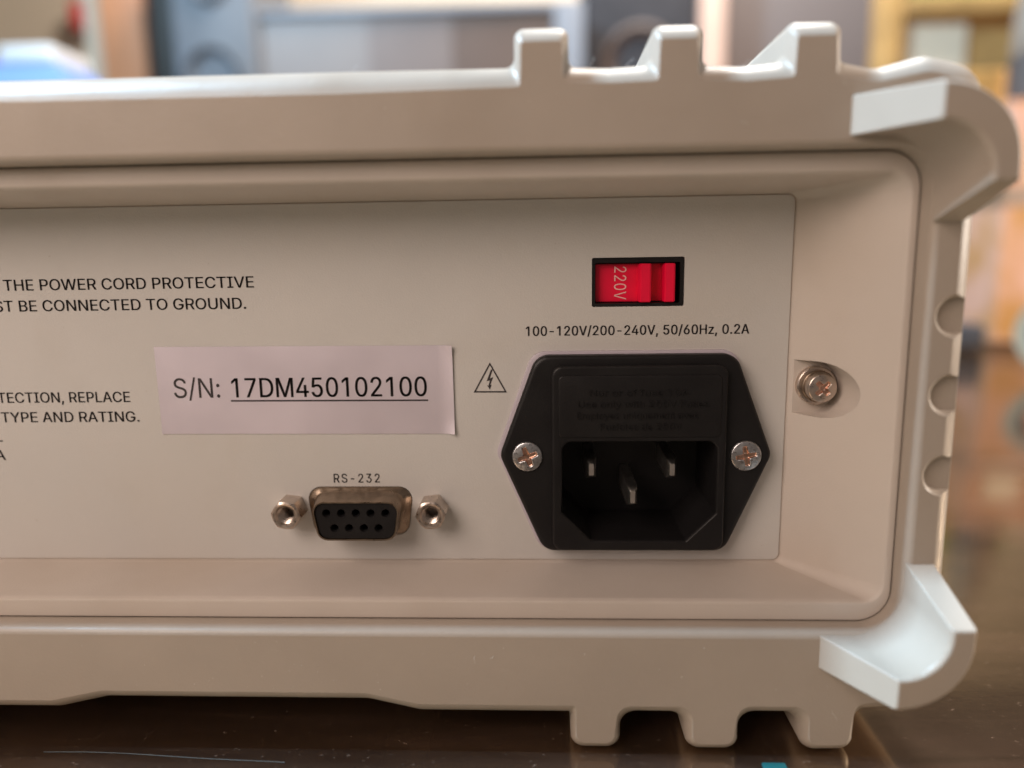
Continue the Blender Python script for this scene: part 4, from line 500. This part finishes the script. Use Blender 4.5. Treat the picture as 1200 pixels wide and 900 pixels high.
# shock hazard triangle
bm = bmesh.new()
T = [(-9.9, -18.95), (-13.05, -24.62), (-6.8, -24.66)]
tc_ = (sum(p[0] for p in T) / 3, sum(p[1] for p in T) / 3)
a = ring(bm, T, .05); b = ring(bm, [(tc_[0] + (x - tc_[0]) * .86, tc_[1] + (z - tc_[1]) * .86) for x, z in T], .05); skin(bm, a, b)
bolt = [(-9.72, -20.3), (-10.55, -22.45), (-9.95, -22.35), (-10.25, -23.35), (-10.5, -23.25), (-10.0, -24.1), (-9.65, -23.15), (-9.92, -23.25), (-9.35, -21.75), (-9.95, -21.95), (-9.4, -20.3)]
bm.faces.new(ring(bm, bolt, .05))
fixn(bm); finish('shock_hazard_triangle', bm, M['ink'], panel, smooth=0)

# serial number sticker, slightly curled at its right hand corners
bm = bmesh.new()
NX, NZ = 40, 10
def st(u, v):
    x = -73.3 + u * 56.45; z = -32.35 + v * 16.8 - 0.25 * (u - .5) * (1)
    x += 0.12 * (1 - v)
    lift = 0.10 + .22 * max(0, (u - .97) / .03) ** 2 + 0.50 * max(0, (u - .965) / .035) ** 2 * (abs(v - .5) * 2) ** 6 + .12 * max(0, (.03 - u) / .03) ** 2 * (1 - v) ** 4
    return P3(x, z, lift)
g = [[bm.verts.new(st(i / NX, j / NZ)) for j in range(NZ + 1)] for i in range(NX + 1)]
for i in range(NX):
    for j in range(NZ): bm.faces.new((g[i][j], g[i + 1][j], g[i + 1][j + 1], g[i][j + 1]))
ex = bmesh.ops.extrude_face_region(bm, geom=list(bm.faces))
for v in [q for q in ex['geom'] if isinstance(q, bmesh.types.BMVert)]: v.co.y -= .00005
fixn(bm)
sticker = finish('serial_number_sticker', bm, M['label'], meter, label='lavender grey sticker with the serial number')
bm = bmesh.new()
add_text(bm, 'S/N:', -70.2, -61.3, -25.2, -21.45, .2, 1.0, 0); add_text(bm, '17DM450102100', -58.95, -21.85, -25.2, -21.5, .2, 1.0, .035)
for q in [bm.faces.new(ring(bm, [(-59.3, -26.0), (-21.65, -26.15), (-21.65, -25.85), (-59.3, -25.7)], .2))]: pass
fixn(bm); finish('serial_number_print', bm, M['ink'], sticker, smooth=0)

# voltage selector
bm = bmesh.new()
o0 = rrect(SWX0 - 1, SWX1 + 1, SWZ0 - 1, SWZ1 + 1, .3); 
of = rrect(SWX0 + .12, SWX1 - .12, SWZ0 + .12, SWZ1 - .12, .3); inn = rrect(9.55, 24.85, -8.35, -1.05, .25)
A = ring(bm, of, -.25); B = ring(bm, inn, -.25); C = ring(bm, inn, -4); D = ring(bm, of, -5)
holed(bm, [A, B]); skin(bm, B, C); cap(bm, C); skin(bm, A, D); cap(bm, D); fixn(bm)
selector = finish('voltage_selector', bm, M['black'], meter, label='black framed red voltage selector switch')
bm = bmesh.new()
prof = [(9.7, -1.9), (17.4, -1.9), (17.5, .3), (17.65, .6), (19.45, .6), (19.6, .3), (19.7, -2.7), (21.8, -2.7), (21.9, .3), (22.05, .6), (23.75, .6), (23.9, .3), (24.0, -1.5), (24.2, -3.5), (9.7, -3.5)]
r0 = [bm.verts.new(P3(x, -1.25, h)) for x, h in prof]; r1 = [bm.verts.new(P3(x, -8.15, h)) for x, h in prof]
skin(bm, r0, r1); cap(bm, r0); cap(bm, r1); fixn(bm)
bmesh.ops.bevel(bm, geom=[e for e in bm.edges], offset=.00012, segments=2, affect='EDGES', clamp_overlap=True)
slider = finish('slider', bm, M['red'], selector, label='red slider with two grip ridges')
bm = bmesh.new(); add_text(bm, '220V', 13.15, 15.35, -7.75, -1.75, -1.82, 1.05, 0, True)
fixn(bm)
finish('slider_print', bm, M['redtext'], selector, smooth=0)

# mains inlet
IX = 16.75
def flange(d):
    return fillet([(IX - 16.9 - d, -54.75 - d, 3.2), (IX + 16.9 + d, -54.75 - d, 3.2), (IX + 24.95 + d * 1.1, -36.1, 2.6),
                   (IX + 18.0 + d, -17.45 + d, 3.4), (IX - 18.0 - d, -17.45 + d, 3.4), (IX - 24.95 - d * 1.1, -36.1, 2.6)], 8)
body = rrect(1.5, 33.0, -54.0, -19.2, 1.9, 6)
def socket(d): return fillet([(8.7 - d * .4, -52.0 - d, .5), (26.1 + d * .4, -52.0 - d, .5), (31.4 + d, -46.7 - d * .4, .5), (31.4 + d, -33.2 + d, 1.8), (3.35 - d, -33.2 + d, 1.8), (3.35 - d, -46.7 - d * .4, .5)], 5)
bm = bmesh.new()
fo = rounded_secs(flange(0), flange(-.7), 3.0, .7, 4)
rs = loft(bm, fo + [(flange(0), .9)]); 
bs = loft(bm, rounded_secs(body, shrink(body, .45), 4.5, .45, 3) + [(body, 3.0)])
holed(bm, [rs[0], bs[-1]])
ss = loft(bm, [(socket(.35), 4.5), (socket(.08), 4.25), (socket(0), 3.8), (socket(-.2), -12.5)], False, True)
holed(bm, [bs[0], ss[0]]); fixn(bm)
inlet = finish('mains_inlet', bm, M['black'], meter, smooth=40, label='black fused mains inlet socket held by two screws'); weighted(inlet)
bm = bmesh.new(); g1 = [(x - .25, z + .1) for x, z in flange(.42)]
gh = rrect(0.8, 33.6, -54.2, -18.8, 1.5)
rs = loft(bm, [(shrink(g1, .3), .88), (g1, .7), (g1, .02)]); hs = loft(bm, [(gh, .88), (gh, .02)]); holed(bm, [rs[0], hs[0]]); holed(bm, [rs[-1], hs[-1]]); fixn(bm); finish('gasket', bm, M['gasket'], inlet)
bm = bmesh.new(); dr = rrect(2.7, 31.9, -32.3, -20.9, 1.0)
loft(bm, rounded_secs(dr, shrink(dr, .2), 4.72, .2, 3) + [(dr, 4.45)], True, False); fixn(bm)
drawer = finish('fuse_drawer', bm, M['black'], inlet, label='black fuse drawer with raised small print')
bm = bmesh.new()
for t, x0, x1, z in (('Nur or of fuse 10A', 8.3, 26.0, -24.6), ('Use only with 250V Fuses', 6.2, 29.6, -26.7), ('Employez uniquement avec', 6.0, 27.8, -28.8), ('Fusibles de 250V', 10.2, 24.8, -30.9)):
    add_text(bm, t, x0, x1, z, z + 1.15, 4.74, 1.0, 0)
ex = bmesh.ops.extrude_face_region(bm, geom=list(bm.faces))
for v in [q for q in ex['geom'] if isinstance(q, bmesh.types.BMVert)]: v.co.y -= .00014
fixn(bm)
finish('raised_lettering', bm, M['black'], inlet, smooth=30)
def blade(x, z, tip):
    bm = bmesh.new()
    def r_(a, b): return fillet([(x - a, z - b, .2), (x + a, z - b, .2), (x + a, z + b, .2), (x - a, z + b, .2)], 2)
    loft(bm, [(r_(1.0, 2.0), -12.45), (r_(1.0, 2.0), tip - 1.8), (r_(.75, 1.6), tip - .6), (r_(.45, 1.15), tip)], False, True); fixn(bm)
    return finish('contact_pin', bm, M['pin'], inlet)
blade(8.95, -39.6, .2); blade(24.1, -39.6, .4); blade(16.4, -44.0, 3.4)

def phillips(cx, cz, h, R, dome, a0, arm, wd, dep, parent, name='screw', mats=None, skirt=2.0, seed=0):
    rnd = random.Random(seed); bm = bmesh.new(); NA, NR = 96, 26
    def hh(x, z):
        r = math.hypot(x, z) / R
        y = dome * (1 - r * r)
        if r > .93: y -= .10 * R * ((r - .93) / .07) ** 2
        d = 0
        for k in range(2):
            c, s = math.cos(a0 + k * PI / 2), math.sin(a0 + k * PI / 2)
            u = abs(x * c + z * s) / R; v = abs(-x * s + z * c) / R
            f1 = max(0, min(1, (arm - u) / .10)); f2 = max(0, min(1, (wd + .05 * (1 - u / arm) - v) / .07))
            d = max(d, f1 * f2 * (.55 + .45 * max(0, 1 - u / arm)))
        c_ = max(0, 1 - r / .30)
        d = max(d, min(1, c_ * 2.2))
        return y - dep * d, d
    cen = bm.verts.new(P3(cx, cz, h + hh(0, 0)[0])); prev = None; dv = {}
    for i in range(1, NR + 1):
        rr_ = R * i / NR; cur = []
        for k in range(NA):
            a = 2 * PI * k / NA; x, z = rr_ * math.cos(a), rr_ * math.sin(a); y, d = hh(x, z)
            v = bm.verts.new(P3(cx + x, cz + z, h + y)); dv[v] = d; cur.append(v)
        if prev is None:
            for k in range(NA):
                f = bm.faces.new((cen, cur[k], cur[(k + 1) % NA])); f.material_index = 1
        else:
            for k in range(NA):
                f = bm.faces.new((prev[k], cur[k], cur[(k + 1) % NA], prev[(k + 1) % NA]))
                f.material_index = 1 if sum(dv.get(v, 1) for v in f.verts) > 1.2 else 0
        prev = cur
    base = ring(bm, circle(cx, cz, R, NA), h - skirt); skin(bm, prev, base); fixn(bm)
    return finish(name, bm, mats or [M['zinc'], M['copper']], parent, smooth=50)
phillips(-3.05, -36.2, 3.35, 2.85, .35, .35, .70, .155, .62, inlet, skirt=.6, seed=1)
phillips(36.9, -36.2, 3.35, 2.85, .35, 1.75, .70, .155, .62, inlet, skirt=.6, seed=2)

# housing screw with washers in its pocket
for sx in (1,):
    X0 = 49.35; Z0 = -23.45
    hs = phillips(X0, Z0, 5.0, 2.6, .45, .75, .62, .16, .75, meter, name='housing_screw', mats=[M['nickel'], M['copper']], skirt=2.3, seed=3)
    bm = bmesh.new()
    A = [circle(X0, Z0, 1.5, 40), circle(X0, Z0, 3.35, 40), circle(X0, Z0, 3.5, 40)]
    loft(bm, [(A[0], 2.35), (A[1], 2.35), (A[2], 2.2), (A[2], .95)]); fixn(bm); finish('flat_washer', bm, M['nickel'], hs)
    bm = bmesh.new(); A = [circle(X0, Z0, 1.5, 40), circle(X0, Z0, 2.75, 40), circle(X0, Z0, 2.9, 40)]
    loft(bm, [(A[0], 3.25), (A[1], 3.25), (A[2], 3.1), (A[2], 2.36)]); fixn(bm); finish('spring_washer', bm, M['shell'], hs)

# serial port
FX = -34.95
bm = bmesh.new()
secs = [(dshape(10.5, 9.2, 4.9, 2.6), -1.2), (dshape(10.4, 9.1, 4.8, 2.6), .1), (dshape(10.0, 8.7, 4.5, 2.5), .55), (dshape(9.1, 7.9, 4.15, 2.3), .9), (dshape(8.75, 7.5, 4.0, 2.2), 1.5),
        (dshape(8.5, 7.3, 3.85, 2.1, FX - .1), 5.6), (dshape(8.4, 7.2, 3.75, 2.1, FX - .1), 5.9), (dshape(8.15, 6.95, 3.5, 1.9, FX - .1), 5.9), (dshape(8.1, 6.9, 3.45, 1.9, FX - .1), 5.0)]
loft(bm, secs); fixn(bm)
serial = finish('serial_port', bm, M['shell'], meter, label='nine hole serial port with a brownish metal shell')
bm = bmesh.new()
cI = dshape(8.05, 6.85, 3.4, 1.85, FX - .1)
o_ = ring(bm, cI, 5.55); hl = []
for row, n_, zz in ((0, 5, 1.45), (1, 4, -1.45)):
    for k in range(n_):
        x = FX - .1 + (k - (n_ - 1) / 2) * 2.78
        a = ring(bm, circle(x, DCZ + zz, .82, 20), 5.55); b = ring(bm, circle(x, DCZ + zz, .62, 20), 5.2); c = ring(bm, circle(x, DCZ + zz, .58, 20), 1.5)
        skin(bm, a, b); skin(bm, b, c); cap(bm, c); hl.append(a)
holed(bm, [o_] + hl); fixn(bm)
finish('socket_insert', bm, M['black'], serial)
for sx in (-1, 1):
    cx, cz = FX - .1 + sx * 13.75, -47.2
    hexa = lambda r: circle(cx, cz, r, 6, PI / 6 + .12 * sx)
    bm = bmesh.new()
    def hx(r, round_):   # hexagon blended to a circle, 48 points
        out = []
        for k in range(48):
            a = 2 * PI * k / 48; b = (a - .12 * sx) % (PI / 3) - PI / 6
            rh = r * math.cos(PI / 6) / math.cos(b); out.append((cx + (rh + (r * .90 - rh) * round_) * math.cos(a), cz + (rh + (r * .90 - rh) * round_) * math.sin(a)))
        return out
    R = 3.0
    secs = [(hx(R, 0), 0.0), (hx(R, 0), 3.8), (hx(R, .55), 4.25), (circle(cx, cz, 2.35, 48), 4.55), (circle(cx, cz, 2.0, 48), 4.5), (circle(cx, cz, 1.72, 48), 4.1)]
    hcur = 4.0
    for k in range(8):
        secs += [(circle(cx, cz, 1.72, 48), hcur), (circle(cx, cz, 1.42, 48), hcur - .22)]; hcur -= .5
    loft(bm, secs, False, True); fixn(bm)
    finish('jack_post', bm, M['nickel'], serial, smooth=28)

# case behind the bumper, and the bumper of the far (front) end that carries the other half of the weight
bm = bmesh.new()
cs = rrect(2 * XC - 62.5, 62.5, -73.5, 25.0, 7, 6)
loft(bm, [(cs, BACK + 2), (cs, -300)], True, True); fixn(bm)
finish('case', bm, M['case'], meter)
bm = bumper_mesh()
for v in bm.verts: v.co.y = 2 * (-BACK + 120) * S - v.co.y
fixn(bm)
finish('front_bumper', bm, M['bumper'], meter)

# dust and lint on the rubber
bm = bmesh.new()
def fleck(x, z, h, s):
    vs_ = [bm.verts.new(P3(x + s * random.uniform(-1, 1), z + s * random.uniform(-1, 1), h + s * random.uniform(.0, .5))) for _ in range(4)]
    for q in ((0, 1, 2), (0, 2, 3), (0, 3, 1), (1, 3, 2)): bm.faces.new([vs_[i] for i in q])
def fibre(p, d, L, r=.016):
    p = Vector(p); d = Vector(d).normalized(); prev = None; n = 6
    for k in range(n + 1):
        a = [bm.verts.new(P3(p.x + r * math.cos(q), p.y + r * math.sin(q), p.z + r * .5 * math.cos(q + 1))) for q in (0, 2.1, 4.2)]
        if prev:
            for i in range(3): bm.faces.new((prev[i], prev[(i + 1) % 3], a[(i + 1) % 3], a[i]))
        prev = a; d = (d + Vector((random.uniform(-.4, .4), random.uniform(-.4, .4), random.uniform(-.3, .3)))).normalized(); p = p + d * L / n
for _ in range(70): fleck(random.uniform(-84, 56), random.uniform(-73, -64), HB, random.choice((.05, .06, .08, .12)))
for _ in range(45): fleck(random.uniform(-80, 44), random.uniform(18, 25.5), HB, random.choice((.05, .06, .08, .1)))
for _ in range(40): fleck(random.uniform(-60, 40), random.uniform(25.5, 28), 18.6, .06)
for p, d, L in (((5.6, 28.4, 18), (-.4, 1, .2), 2.2), ((7.6, 28.4, 17.6), (.1, 1, 0), 1.8), ((12.8, 28.4, 17), (.6, .8, 0), 1.6), ((29.0, 28.0, 16), (.8, .6, 0), 2.6), ((30, 28.1, 16), (.9, .9, 0), 2.2),
                ((-29, 28.6, 17), (.4, .8, .2), 1.5), ((44.2, 25.0, 20.1), (.7, -.5, .1), 1.6), ((29.5, 19.4, 20.1), (.7, .3, 0), 1.3), ((-12, -66.5, 20.1), (-.3, -1, 0), 1.4),
                ((-9.4, -67, 20.1), (.5, .6, 0), .9), ((48.2, -76, 20.1), (.4, -.9, 0), 1.7), ((-35, 26.5, 19.6), (1, .2, .2), 1.2)):
    fibre(p, d, L)
fixn(bm)
finish('lint', bm, M['dust'], bumper, smooth=0, kind='stuff')

# ------------------------------------------------------------------ things on the table and in the room behind
def yD(D): return CAM_Y + D                  # distance in metres in front of the camera
def wbox(name, rects, material, parent=None, **props):
    bm = bmesh.new()
    for r in rects: box(bm, *r[:6], bev=r[6] if len(r) > 6 else 0)
    return finish(name, bm, material, parent, **props)
BM = {}
BM['orange'] = mat('orange_wood', (.70, .30, .14), .5, var=.2, vscale=20, vstretch=(6, 6, .5))
BM['cream'] = mat('cream_paint', (.70, .58, .44), .6, var=.05)
BM['dark'] = mat('shadow_gap_dark', (.055, .048, .04), .5, var=.3, vscale=12)  # shade of the gap put into the colour
BM['speaker'] = mat('bluegrey_vinyl', (.175, .18, .195), .55, var=.1, vscale=15)
BM['cone'] = mat('driver_cone', (.115, .125, .14), .5, var=.1, vscale=30)
BM['reflection_a'] = mat('screen_reflection_pale', (.27, .225, .205), .4, var=.1, vscale=8)  # screen reflection put into the colour, stepped from pale to dark
BM['reflection_b'] = mat('screen_reflection_mid', (.22, .168, .148), .4, var=.1, vscale=8)
BM['reflection_c'] = mat('screen_reflection_dark', (.15, .10, .078), .4, var=.1, vscale=8)
BM['frame'] = mat('bluegrey_frame', (.24, .25, .28), .4)
BM['black'] = mat('black_cloth', (.038, .036, .042), .8, var=.3, vscale=30)
BM['pink'] = mat('pale_pink_wood', (.78, .53, .42), .6, var=.08, vscale=20)
BM['grey'] = mat('taupe_laminate', (.17, .145, .14), .5, var=.08, vscale=4)
BM['paper'] = mat('white_paper', (.86, .73, .55), .8, var=.06, vscale=15)
BM['amber'] = mat('amber_wood', (.62, .36, .13), .5, var=.35, vscale=14)
BM['green'] = mat('green_print', (.42, .46, .12), .7, var=.3, vscale=20)
BM['plasticgrey'] = mat('grey_plastic', (.34, .25, .19), .5, var=.4, vscale=30)
BM['smoke'] = mat('dark_plastic', (.11, .08, .07), .5)
BM['carton'] = mat('pink_carton', (.62, .33, .23), .7, col2=(.46, .21, .055), vscale=26)
BM['orangecarton'] = mat('orange_carton', (.72, .36, .10), .7, var=.25, vscale=25)
BM['bluewhite'] = mat('pale_blue_card', (.62, .68, .72), .6)
BM['tape'] = mat('tan_tape', (.40, .34, .25), .4, var=.2, vscale=60)
BM['core'] = mat('tape_core', (.05, .055, .065), .7)
BM['blue'] = mat('blue_plastic', (.22, .36, .85), .4)
BM['white'] = mat('white_plastic', (.88, .88, .88), .4)
BM['redled'] = mat('red_plastic', (.85, .03, .04), .4)
BM['walnut'] = mat('sideboard_wood', (.30, .18, .11), .5, var=.3, vscale=10)

SBZ = 0.14
sb = empty('sideboard', (0, 1.50, FLZ), 'brown sideboard hidden behind the instrument, carrying the blurred equipment', 'sideboard')
wbox('carcass', [(-1.30, 0.92, 1.20, 1.85, FLZ, SBZ - .025)], BM['walnut'], sb); wbox('top', [(-1.33, 0.95, 1.17, 1.88, SBZ - .024, SBZ, .004)], BM['walnut'], sb)
# orange upright of a shelf with its cream side
t = empty('shelf_upright', (-.83, yD(1.5), SBZ), 'blurred orange wooden upright with cream edge above the left end of the instrument', 'upright')
wbox('upright_board', [(-.858, -.768, yD(1.5), yD(1.5) + .28, SBZ, .95, .003)], BM['orange'], t)
wbox('edge_strip', [(-.892, -.860, yD(1.5) + .01, yD(1.5) + .28, SBZ, .95, .002)], BM['cream'], t)
o = wbox('shadow_gap_box', [(-.764, -.690, yD(1.51), yD(1.51) + .2, SBZ, .95, .004)], BM['dark'], None, label='dark box filling the shadow gap between the orange board and the blue grey speaker', category='shadow_gap')  # shadow gap built as a dark-coloured box
# loudspeaker
sp = empty('grey_loudspeaker', (-.60, yD(1.45), SBZ), 'blurred blue grey loudspeaker with round driver at top left', 'loudspeaker')
wbox('cabinet', [(-.666, -.513, yD(1.4), yD(1.4) + .22, SBZ, .62, .008)], BM['speaker'], sp)
def driver(cx, cz, r, y, parent, m1, m2):
    bm = bmesh.new(); rs = []
    for rr_, yy in ((r, 0), (r * .98, -.008), (r * .88, -.010), (r * .82, -.003), (r * .35, .012), (r * .30, .006)):
        rs.append([bm.verts.new((cx + rr_ * math.cos(2 * PI * k / 40), y + yy, cz + rr_ * math.sin(2 * PI * k / 40))) for k in range(40)])
    for a, b in zip(rs, rs[1:]): skin(bm, a, b)
    bm.faces.new(rs[-1]); fixn(bm)
    return finish('driver', bm, m1, parent)
driver(-.593, .335, .055, yD(1.4) - .002, sp, BM['cone'], None); driver(-.593, .50, .04, yD(1.4) - .002, sp, BM['cone'], None)
# framed screen, its reflection gradient painted as three bands
tv = empty('framed_screen', (-.22, yD(1.43), SBZ), 'blurred screen with painted brown grey reflection bands in a thin blue grey frame above the instrument', 'cabinet')
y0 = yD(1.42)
for x0_, x1_, mm in ((-.511, -.312, 'reflection_a'), (-.3115, -.16, 'reflection_b'), (-.1595, .025, 'reflection_c')):
    wbox('screen_band', [(x0_, x1_, y0, y0 + .03, SBZ + .03, .437)], BM[mm], tv)
for r_ in ((-.513, .025, y0 - .008, y0 + .04, .4375, .451, .002), (.0255, .077, y0 - .008, y0 + .04, SBZ, .4511, .002), (-.5125, .025, y0 - .008, y0 + .04, SBZ, SBZ + .0295, .002)): wbox('frame_rail', [r_], BM['frame'], tv)
# black loudspeaker
bs_ = empty('black_loudspeaker', (.19, yD(1.5), SBZ), 'blurred black loudspeaker between the framed screen and the pink post', 'loudspeaker')
wbox('cabinet', [(.083, .296, yD(1.5), yD(1.5) + .25, SBZ, .70, .008)], BM['black'], bs_); driver(.19, .36, .075, yD(1.5) - .002, bs_, BM['smoke'], None)
o = wbox('pink_post', [(.299, .346, yD(1.49), yD(1.49) + .30, SBZ, .95, .003)], BM['pink'], None, label='pale pink wooden post between the black loudspeaker and the taupe cabinet', category='post')
cb = empty('taupe_cabinet', (.53, yD(1.7), SBZ), 'blurred taupe cabinet with plain door right of the pink post', 'cabinet')
wbox('carcass', [(.352, .697, yD(1.62), yD(1.62) + .30, SBZ, .95, .004)], BM['grey'], cb); wbox('door', [(.356, .690, yD(1.60), yD(1.618), SBZ + .01, .94, .003)], BM['grey'], cb)
# wall remote with red lamp at top left, white topped blue box
o = wbox('wall_marker', [(-1.375, -1.30, 2.13, 2.199, .685, .76, .01)], BM['redled'], None, label='small blurred red marker on the beige wall at top left', category='marker')
bx_ = empty('blue_box', (-.84, yD(1.3), SBZ), 'blue plastic box with white lid peeking over the left end of the instrument', 'box')
bm = bmesh.new()
lo_ = [(-.925, yD(1.22)), (-.755, yD(1.22)), (-.755, yD(1.36)), (-.925, yD(1.36))]; hi_ = [(-.885, yD(1.24)), (-.785, yD(1.24)), (-.785, yD(1.34)), (-.885, yD(1.34))]
a = [bm.verts.new((x, y, SBZ)) for x, y in lo_]; a1 = [bm.verts.new((x, y, .285)) for x, y in lo_]; b = [bm.verts.new((x, y, .325)) for x, y in hi_]
skin(bm, a, a1); skin(bm, a1, b); cap(bm, a); cap(bm, b); fixn(bm); finish('box_body', bm, BM['blue'], bx_)
wbox('lid', [(-.882, -.788, yD(1.235), yD(1.345), .3255, .352, .008)], BM['white'], bx_)
# notice board, bottle (right of the instrument)
nb = empty('notice_frame', (.65, yD(1.2), FLZ), 'amber wooden frame with white paper sheet at upper right', 'frame')
y0 = yD(1.2)
wbox('backing', [(.512, .80, y0 + .012, y0 + .03, -.20, .46)], BM['amber'], nb)
for r_ in ((.505, .538, y0 - .01, y0 + .0305, -.21, .47, .003), (.5385, .80, y0 - .01, y0 + .0305, .345, .372, .003), (.5385, .80, y0 - .01, y0 + .0305, -.21, -.18, .003)): wbox('frame_rail', [r_], BM['amber'], nb)
wbox('green_header', [(.54, .80, y0 + .002, y0 + .0115, .373, .455)], BM['green'], nb)
wbox('paper_sheet', [(.545, .638, y0 + .006, y0 + .0115, .262, .338)], BM['paper'], nb)
wbox('support_leg', [(.60, .70, y0 + .031, y0 + .06, FLZ, .2)], BM['amber'], nb)
def lathe(name, cx, cy, prof_, material, parent=None, n=32, **props):
    bm = bmesh.new(); rs = [[bm.verts.new((cx + r * math.cos(2 * PI * k / n), cy + r * math.sin(2 * PI * k / n), z)) for k in range(n)] for r, z in prof_]
    for a, b in zip(rs, rs[1:]): skin(bm, a, b)
    cap(bm, rs[0]); cap(bm, rs[-1]); fixn(bm); return finish(name, bm, material, parent, **props)
# cartons stand on the table right behind the instrument
pb = empty('pink_carton', (.42, yD(.66), TZ), 'blurred pink carton standing on the table right of the instrument', 'carton')
wbox('carton_body', [(.379, .52, yD(.64), yD(.70), TZ + .0005, .115, .002)], BM['carton'], pb); wbox('carton_flap', [(.380, .519, yD(.645), yD(.695), .1155, .121, .001)], BM['carton'], pb)
wbox('packing_tape', [(.3785, .5205, yD(.6395), yD(.7005), .036, .052)], BM['walnut'], pb); wbox('reflected_patch', [(.396, .425, yD(.6385), yD(.6398), .058, .085)], BM['paper'], pb); wbox('carton_stripe', [(.43, .47, yD(.6385), yD(.6398), -.05, .02)], BM['amber'], pb)  # pale paper patch added for its bright reflection in the table
oc = empty('orange_carton', (.40, yD(.76), TZ), 'narrow orange carton standing between the instrument and the pink carton', 'carton')
wbox('carton_body', [(.372, .47, yD(.715), yD(.76), TZ + .0005, .16, .002)], BM['orangecarton'], oc); wbox('carton_end_label', [(.3965, .4695, yD(.7125), yD(.7149), TZ + .02, .095)], BM['bluewhite'], oc)
# bottle on the pink carton
bt = empty('grey_bottle', (.415, yD(.672), .1215), 'grey tapered bottle with dark base standing on the pink carton at upper right', 'bottle')
bcx, bcy = .415, yD(.672)
lathe('bottle_base', bcx, bcy, [(.018, .1215), (.021, .125), (.021, .158), (.019, .160)], BM['smoke'], bt)
lathe('bottle_body', bcx, bcy, [(.019, .1605), (.0205, .165), (.0195, .195), (.012, .24), (.008, .262), (.008, .30)], BM['plasticgrey'], bt)
# tape roll and black adapter on the table
tr = empty('tape_roll', (.323, yD(.468), TZ), 'roll of tan tape standing on edge on the table at the right', 'tape roll')
def annulus(name, cx, cy, ri, ro, z0, z1, material, parent):
    bm = bmesh.new(); n = 48
    q = lambda r, z: [bm.verts.new((cx + r * math.cos(2 * PI * k / n), cy + r * math.sin(2 * PI * k / n), z)) for k in range(n)]
    rs = [q(ri, z0), q(ro, z0), q(ro, z1), q(ri, z1)]
    for a, b in zip(rs, rs[1:] + rs[:1]): skin(bm, a, b)
    fixn(bm); return finish(name, bm, material, parent)
RT = Matrix.Translation((.323, yD(.468), TZ + .0272)) @ Matrix.Rotation(math.radians(-38), 4, 'Z') @ Matrix.Rotation(PI / 2, 4, 'X')
for nm, ri, ro, hw, mm in (('tape', .0185, .0265, .012, 'tape'), ('core', .0165, .0183, .0118, 'core')):
    bm = bmesh.new(); n = 48
    q = lambda r, z: [bm.verts.new(RT @ Vector((r * math.cos(2 * PI * k / n), r * math.sin(2 * PI * k / n), z))) for k in range(n)]
    rs = [q(ri, -hw), q(ro, -hw), q(ro, hw), q(ri, hw)]
    for a, b in zip(rs, rs[1:] + rs[:1]): skin(bm, a, b)
    fixn(bm); finish(nm, bm, BM[mm], tr)
ad = wbox('black_adapter', [(.328, .352, yD(.60), yD(.63), TZ + .0005, TZ + .020, .003)], BM['black'], None, label='small black adapter on the table behind the tape roll', category='adapter')

# small litter on the table under the rear edge of the instrument
M['thread'] = mat('grey_thread', (.10, .115, .115), .8); M['teal'] = mat('teal_plastic', (.012, .10, .11), .4); M['crumb'] = mat('orange_crumb', (.55, .20, .06), .6)
bm = bmesh.new(); prev = None
for k in range(25):
    t = k / 24; x = -.081 + .040 * t; y = -.0198 - .0018 * t * t + .0002 * math.sin(7 * t); z = TZ + .00006
    a = [bm.verts.new((x, y + .00005 * math.cos(q), z + .00005 * math.sin(q))) for q in (0, 1.57, 3.14, 4.71)]
    if prev: skin(bm, prev, a)
    prev = a
fixn(bm); finish('thread', bm, M['thread'], label='fine pale thread lying on the dark table below the left end of the instrument', category='thread')
wbox('teal_chip', [(.0330, .0366, -.0224, -.0206, TZ + .00002, TZ + .0006, .0002)], M['teal'], None, label='tiny teal plastic chip on the table in front of the bumper feet', category='chip')
bm = bmesh.new(); bmesh.ops.create_icosphere(bm, subdivisions=2, radius=.0006)
for v in bm.verts: v.co = Vector((v.co.x * random.uniform(.7, 1.4), v.co.y, v.co.z * .7)) + Vector((.0448, -.0134, TZ + .0004))
finish('orange_crumb', bm, M['crumb'], label='tiny orange crumb on the table beside the rightmost bumper foot', category='crumb')
